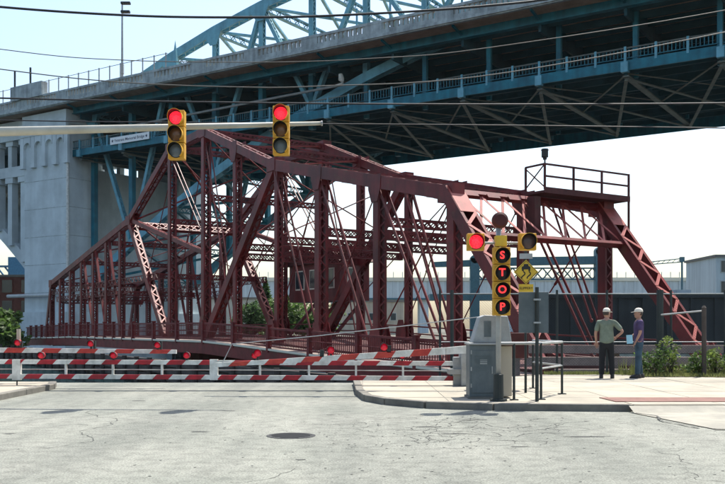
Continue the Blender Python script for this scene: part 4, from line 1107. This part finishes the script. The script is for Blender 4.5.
p2 = person((6.98, 22.75, 0.11), R(82), 'man in purple shirt, jeans and pale cap standing in profile facing left',
            'shirt_purple', 'jeans', (((-0.24, 0.0, 1.14), (-0.21, 0.10, 0.93)), ((0.24, 0.02, 1.14), (0.16, 0.19, 1.0))), R(4), ((-0.01, 0.05), (0.01, -0.07)), 1.0)
pa = MB().bar((0, 0, -0.11), (0, 0.015, 0.11), (1, 0, 0), 0.012, 0.15).build('paper_folder', 'paper')
pa.location = (6.98 - 0.26, 22.75 - 0.13, 0.11 + 0.98); pa.rotation_euler = (0, 0, R(60))
tag(pa, 'light blue paper folder held at the waist by the man in purple', 'folder')

# ------------------------------------------------------------------ vegetation
def leaves(mb, c, rad, n, size, rnd, flat=0.0):
    for _ in range(n):
        while True:
            d = Vector((rnd.uniform(-1, 1), rnd.uniform(-1, 1), rnd.uniform(-1, 1)))
            if 0.15 < d.length < 1: break
        d = d * (0.55 + 0.45 * rnd.random()) if d.length < 0.6 else d
        p = Vector(c) + Vector((d.x * rad[0], d.y * rad[1], d.z * rad[2]))
        a = Vector((rnd.gauss(0, 1), rnd.gauss(0, 1), rnd.gauss(0, 0.6))).normalized(); b = a.orthogonal().normalized()
        b = Matrix.Rotation(rnd.uniform(0, 6.28), 3, a) @ b
        s = size * rnd.uniform(0.6, 1.3)
        mb.add([p - a * s, p + b * s * 0.45, p + a * s, p - b * s * 0.45], [(0, 1, 2, 3)])
def tree(loc, h, rx, label, m, n=1500, leaf=0.45, cone=False, seed=1, clumps=16, trunk=0.35):
    rnd = random.Random(seed)
    t = empty('tree', loc, 0, label, 'tree')
    tr = MB().tube([(0, 0, 0), (0.1, 0, h * 0.4), (0, 0.1, h * 0.85)], [h * 0.03, h * 0.022, h * 0.006], 8)
    cr = MB()
    for k in range(clumps):
        if cone:
            f = (k + 0.5) / clumps; z = h * (0.12 + 0.86 * f); r = rx * (1 - f) + 0.15
            a = rnd.uniform(0, 6.28); c = (math.cos(a) * r * 0.35, math.sin(a) * r * 0.35, z)
            leaves(cr, c, (r * 0.8, r * 0.8, h * 0.07), n // clumps, leaf, rnd)
        else:
            a = rnd.uniform(0, 6.28); rr = rx * math.sqrt(rnd.random()) * 0.75; z = h * rnd.uniform(trunk, 0.9)
            c = (math.cos(a) * rr, math.sin(a) * rr, z); s = rx * rnd.uniform(0.3, 0.5)
            tr.tube([(0, 0, h * 0.3), (c[0] * 0.6, c[1] * 0.6, z * 0.75), c], [h * 0.012, h * 0.008, h * 0.003], 5)
            leaves(cr, c, (s, s, s * 0.75), n // clumps, leaf, rnd)
    tr.build('trunk', 'bark', t); cr.build('crown', m, t)
    return t
def ground(px, py_top, d, zb=-0.4):
    p = at(px, py_top, d); return (p.x, d, zb), p.z - zb
for (px, py, d, rx, lab, m, cone, seed) in (
        (1, 309, 88, 2.6, 'leafy green tree at the left edge in front of the brick building', 'leaf', False, 3),
        (266, 281, 135, 2.4, 'pointed dark evergreen seen between the truss members', 'leaf_dark', True, 4),
        (290, 297, 130, 4.2, 'round green tree under the operator house, right of the evergreen', 'leaf', False, 5),
        (318, 300, 128, 4.0, 'round green tree directly below the operator house', 'leaf', False, 6),
        (248, 303, 132, 3.4, 'low dark green tree left of the pointed evergreen', 'leaf_dark', False, 8)):
    loc, h = ground(px, py, d)
    tree(loc, h, rx, lab, m, 1600, 0.38, cone, seed, trunk=0.15)
for i, (x, y, h, r, lab) in enumerate(((7.65, 23.7, 0.75, 0.5, 'low leafy shrub right beside the dark fence post'), (8.2, 23.9, 1.0, 0.55, 'tallest leafy shrub between the fence post and the olive post'), (8.75, 23.6, 0.6, 0.45, 'small leafy shrub just left of the olive post'), (9.35, 23.8, 0.7, 0.5, 'leafy shrub at the right edge beyond the olive post'), (9.95, 24.0, 0.8, 0.6, 'leafy shrub farthest right along the fence'))):
    rnd = random.Random(20 + i); s = empty('shrub', (x, y, 0.05), 0, lab, 'shrub', 'shrubs along the fence')
    stm = MB(); lf = MB()
    for k in range(11):
        a = rnd.uniform(0, 6.28); rr = rnd.uniform(0.1, 1) * r; hh_ = h * rnd.uniform(0.45, 1)
        tip = (math.cos(a) * rr, math.sin(a) * rr * 0.7, hh_)
        stm.tube([(0, 0, 0), (tip[0] * 0.5, tip[1] * 0.5, hh_ * 0.6), tip], [0.012, 0.009, 0.004], 5)
        leaves(lf, tip, (0.15, 0.15, 0.13), 30, 0.05, rnd)
        leaves(lf, (tip[0] * 0.6, tip[1] * 0.6, hh_ * 0.6), (0.16, 0.16, 0.16), 16, 0.05, rnd)
    stm.build('stem', 'bark', s); lf.build('foliage', 'leaf_bright' if i % 2 else 'leaf', s)
ge = MB().prism([(7.25, 23.15), (13, 22.6), (20, 22.8), (20, 25.5), (7.0, 25.0)], 0.0, 0.125); struct(ge.build('verge_soil', 'earth'))
rnd = random.Random(5); gr = MB()
for _ in range(9000):
    x = rnd.uniform(7.15, 13); y = rnd.uniform(23.1 - (x - 7.2) * 0.09, 24.9); h = rnd.uniform(0.04, 0.13); a = rnd.uniform(0, 6.28); dx, dy = math.cos(a) * 0.012, math.sin(a) * 0.012
    gr.add([(x - dx, y - dy, 0.12), (x + dx, y + dy, 0.12), (x + rnd.uniform(-.05, .05), y + rnd.uniform(-.05, .05), 0.12 + h)], [(0, 1, 2)])
for _ in range(1500):
    x = rnd.uniform(6.9, 13); y = rnd.gauss(24.35, 0.25); h = abs(rnd.gauss(0.16, 0.14)); a = rnd.uniform(0, 6.28); dx = 0.014
    gr.add([(x - dx, y, 0.12), (x + dx, y, 0.12), (x + rnd.gauss(0, .09), y + rnd.gauss(0, .06), 0.12 + h)], [(0, 1, 2)])
for _ in range(900):
    x = rnd.uniform(5.0, 7.2); y = rnd.uniform(24.3, 24.9); h = rnd.uniform(0.03, 0.1)
    gr.add([(x - 0.012, y, 0.1), (x + 0.012, y, 0.1), (x + rnd.uniform(-.05, .05), y, 0.12 + h)], [(0, 1, 2)])
o = gr.build('grass', 'grass', kind='stuff'); o['label'] = 'dry green grass strip along the fence behind the pavement'

# ------------------------------------------------------------------ far things
def building(name, label, x0, x1, y0, depth, z1, wall, rows, cols, roof='joint', win=(1.2, 1.6), zb=-0.4, frame='pale_wall'):
    b = empty(name, ((x0 + x1) / 2, y0, zb), 0, label, 'building')
    w = (x1 - x0) / 2; h = z1 - zb
    MB().box(-w, w, 0, depth, 0, h).build('wall', wall, b)
    MB().box(-w - 0.25, w + 0.25, -0.25, depth + 0.25, h, h + 0.35).build('roof', roof, b)
    for r in range(rows):
        for c in range(cols):
            xc = -w + (c + 0.5) * 2 * w / cols; zc = h * (r + 0.55) / rows
            f = MB().box(xc - win[0] / 2 - 0.12, xc + win[0] / 2 + 0.12, -0.06, 0.0, zc - win[1] / 2 - 0.12, zc + win[1] / 2 + 0.12).build('window', frame, b)
            MB().box(xc - win[0] / 2, xc + win[0] / 2, -0.085, -0.06, zc - win[1] / 2, zc + win[1] / 2).build('pane', 'window_glass', f)
    return b
D = lambda px, d: (px - 362.5) / F * d
building('brick_building', 'dark red brick building at the left edge behind the concrete pier', D(-60, 137), D(36, 137), 137, 16, 9.0, 'brick_wall', 3, 5, win=(1.5, 1.9), frame='brick_wall')
building('warehouse', 'pale warehouse seen through the left end of the swing bridge', D(40, 142), D(108, 142), 142, 14, 6.6, 'pale_wall', 1, 4)
building('warehouse', 'low pale warehouse seen below the middle of the short arm', D(150, 150), D(262, 150), 150, 14, 6.0, 'pale_wall', 1, 7)
building('warehouse', 'tan warehouse seen between the posts of the long arm', D(340, 210), D(404, 210), 210, 14, 7.2, 'tan_wall', 1, 3)
building('office_block', 'pale grey block at the right edge beyond the dark wall', D(716, 130), D(790, 130), 130, 12, 11.5, 'viaduct', 4, 4)
sh = empty('steel_wall', (0, 60, -0.4), 0, 'long dark ribbed steel wall behind the fence on the right', 'wall')
MB().box(D(546, 60), D(980, 60), 0, 6, 0, 3.75).build('sheet', 'shed_dark', sh)
x = D(546, 60)
while x < D(980, 60):
    MB().box(x, x + 0.22, -0.14, 0, 0.0, 3.8).build('rib', 'shed_dark', sh); x += 1.6
MB().box(D(545, 60), D(981, 60), -0.2, 6.1, 3.75, 3.95).build('cap_beam', 'shed_dark', sh)
# far concrete viaduct
vd = 262.0; pm = vd / F
va = empty('viaduct', (0, vd, -0.4), 0, 'long pale concrete viaduct with parapet posts across the far background', 'bridge')
zt, zb_ = Z(281) + 0.4, Z(298) + 0.4
MB().box(-70, 150, 0, 12, zb_, zt).build('girder', 'viaduct', va)
MB().box(-70, 150, -0.4, 12.4, zt, zt + 1.0).build('parapet', 'viaduct_cap', va)
MB().box(-70, 150, -0.3, 12.3, zb_ - 0.5, zb_).build('bottom_flange', 'far_teal', va)
me = MB().box(-0.16, 0.16, -0.25, 0, 0, zt - zb_).mesh('rib'); me.materials.append(M['viaduct'])
mp = MB().box(-0.1, 0.1, -0.1, 0.1, 0, 1.6).mesh('parapet_post'); mp.materials.append(M['viaduct'])
x = -69
while x < 150:
    inst(me, 'rib', va, loc=(x, 0, zb_)); inst(mp, 'parapet_post', va, loc=(x, -0.2, zt + 1.0)); x += 2.6
x = -60
while x < 150:
    MB().box(x - 1.3, x + 1.3, 1, 11, 0, zb_ - 0.5).build('pier', 'viaduct', va); x += 26
# teal plate girder bridge in front of the viaduct
gd = 165.0; pm = gd / F
tg = empty('girder_bridge', (0, gd, -0.4), 0, 'dark teal steel bridge with heavy beam and lattice in front of the viaduct', 'bridge')
MB().slab_xz([(X(432), Z(267) + .4), (X(603), Z(264) + .4), (X(603), Z(256) + .4), (X(520), Z(257) + .4), (X(432), Z(262) + .4)], 0, 1.2).build('top_beam', 'far_teal', tg)
for px, t0 in ((475, 256), (600, 248)):
    MB().box(X(px - 4.5), X(px + 4.5), -0.2, 1.4, 0, Z(t0 + 2) + .4).tube([(X(px), -0.2, Z(t0 + 3) + .4), (X(px), 1.4, Z(t0 + 3) + .4)], 4.4 * pm, 16).build('tower_post', 'far_teal', tg)
for z in (268, 279.5): MB().box(X(470), X(604), 0.2, 0.9, Z(z) + .4 - 0.12, Z(z) + .4 + 0.12).build('lattice_chord', 'far_teal', tg)
for k in range(13):
    xa, xb = X(473 + k * 10), X(483 + k * 10); za, zc = Z(268) + .4, Z(279.5) + .4
    MB().bar((xa, 0.4, za), (xb, 0.4, zc), Y, 0.15, 0.22).build('lattice_bar', 'far_teal', tg)
    MB().bar((xa, 0.7, zc), (xb, 0.7, za), Y, 0.15, 0.22).build('lattice_bar', 'far_teal', tg)
MB().box(X(430), X(604), 0.0, 6, Z(300) + .4, Z(294) + .4).build('deck_beam', 'far_teal', tg)
# lattice mast arms on the viaduct
vm = vd - 4; pm = vm / F
g1 = empty('lattice_mast', (X(682), vm, -0.4), 0, 'thin gantry mast with long lattice arm on the far viaduct', 'mast')
MB().tube([(0, 0, 0), (0, 0, Z(260) + .4)], 0.3, 8).build('pole', 'far_teal', g1)
MB().tube([(0, 0, Z(258.5) + .4), (X(650) - X(682), 0, Z(262) + .4)], 0.16, 6).tube([(0, 0, Z(262) + .4), (X(650) - X(682), 0, Z(264.5) + .4)], 0.16, 6).build('arm', 'far_teal', g1)
for k in range(6): MB().bar((-(k + .2) * 1.5, 0, Z(258.8 + k * .55) + .4), (-(k + .9) * 1.5, 0, Z(262.2 + k * .4) + .4), Y, 0.1, 0.14).build('arm_lattice', 'far_teal', g1)
MB().box(-0.6, 0.6, -0.5, 0.5, Z(262) + .4, Z(257) + .4).build('head_box', 'far_teal', g1)
g2 = empty('lattice_mast', (X(705), vm, -0.4), 0, 'short signal mast with round lamp on the far viaduct, nearest the right edge', 'mast')
MB().tube([(0, 0, 0), (0, 0, Z(257) + .4)], 0.22, 8).build('pole', 'far_teal', g2)
MB().tube([(-1.2, 0, Z(265) + .4), (1, 0, Z(265) + .4)], 0.7, 10).tube([(0, 0, Z(264) + .4), (5, 0, Z(263) + .4)], 0.15, 6).build('lamp', 'far_teal', g2)
gp = empty('equipment_tower', (D(684, 70), 70, -0.4), 0, 'pale green louvred equipment tower beside the inclined red end post', 'tower')
MB().box(-0.55, 0.55, 0, 0.9, 0, 4.7).build('body', 'viaduct', gp)
for k in range(7): MB().box(-0.5, 0.5, -0.06, 0, 2.2 + k * 0.34, 2.36 + k * 0.34).build('louvre', 'far_teal', gp)
# blue lift bridge tower far left
ld = 190.0; pm = ld / F
lt = empty('lift_bridge', (0, ld, -0.4), 0, 'bright blue steel bridge tower and girder far behind at the left edge', 'bridge')
MB().box(X(8), X(26), 0, 4, Z(276) + .4, Z(257) + .4).build('tower_head', 'far_blue', lt)
MB().box(X(9), X(12), 0.5, 3.5, 0, Z(276) + .4).box(X(22), X(25), 0.5, 3.5, 0, Z(276) + .4).build('tower_leg', 'far_blue', lt)
for z in (266, 276): MB().box(X(-40), X(34), 1, 1.6, Z(z) + .4 - .2, Z(z) + .4 + .2).build('girder_chord', 'far_blue', lt)
for k in range(9):
    MB().bar((X(-38 + k * 8), 1.3, Z(266) + .4), (X(-30 + k * 8), 1.3, Z(276) + .4), Y, 0.3, 0.3).build('girder_diagonal', 'far_blue', lt)

# ------------------------------------------------------------------ overhead wires
def wire(pts, d, r, label, m='wire', d2=None):
    P = []
    n = len(pts)
    ctrl = [at(px, py, d + ((d2 or d) - d) * i / (n - 1)) for i, (px, py) in enumerate(pts)]
    for i in range(n - 1):
        p0 = ctrl[max(i - 1, 0)]; p1 = ctrl[i]; p2 = ctrl[i + 1]; p3 = ctrl[min(i + 2, n - 1)]
        for k in range(8):
            t = k / 8
            P.append(0.5 * ((2 * p1) + (p2 - p0) * t + (2 * p0 - 5 * p1 + 4 * p2 - p3) * t * t + (3 * p1 - p0 - 3 * p2 + p3) * t ** 3))
    P.append(ctrl[-1])
    tag(MB().tube(P, r, 6).build('overhead_wire', m, smooth=True), label, 'wire', 'wires strung over the road')
wire([(-300, -25), (-30, 4), (123, 15), (241, 17.2), (342, 15), (483, 6), (600, -9), (900, -60)], 27, 0.036, 'thick black cable crossing highest, near the top of the picture')
wire([(-300, 5), (0, 49), (123, 60), (270, 62), (377, 58), (482, 48.5), (725, 10), (950, -40)], 26, 0.013, 'thin wire second from the top, rising to the right', 'wire_pale')
wire([(-300, 28), (0, 69), (120, 82), (241, 87), (319, 86), (482, 76), (725, 32), (950, -20)], 25, 0.016, 'thin wire third from the top, along the lower bridge railing', 'wire_pale')
wire([(-300, 88), (0, 98), (241, 102.5), (484, 104.3), (725, 103), (950, 98)], 24.4, 0.024, 'nearly level wire running just above the traffic signals', 'wire')
wire([(-300, 112), (0, 120), (165, 122.3), (330, 123.8), (484, 125), (725, 128), (950, 131)], 24.0, 0.017, 'level wire running just behind the mast arm', 'wire')

# ------------------------------------------------------------------ summer haze
hz = MB().box(-640, 640, -45, 940, -4.5, 44).build('haze', 'wire')
hm = bpy.data.materials.new('haze_air'); hm.use_nodes = True
ht = hm.node_tree; ht.nodes.remove(ht.nodes['Principled BSDF'])
pv = ht.nodes.new('ShaderNodeVolumePrincipled')
pv.inputs['Color'].default_value = (0.86, 0.95, 1.0, 1); pv.inputs['Density'].default_value = 0.00005; pv.inputs['Anisotropy'].default_value = 0.25
ht.links.new(pv.outputs[0], ht.nodes['Material Output'].inputs['Volume'])
hz.data.materials.clear(); hz.data.materials.append(hm)
hz['kind'] = 'stuff'; hz['label'] = 'thin pale summer haze over the whole river crossing'
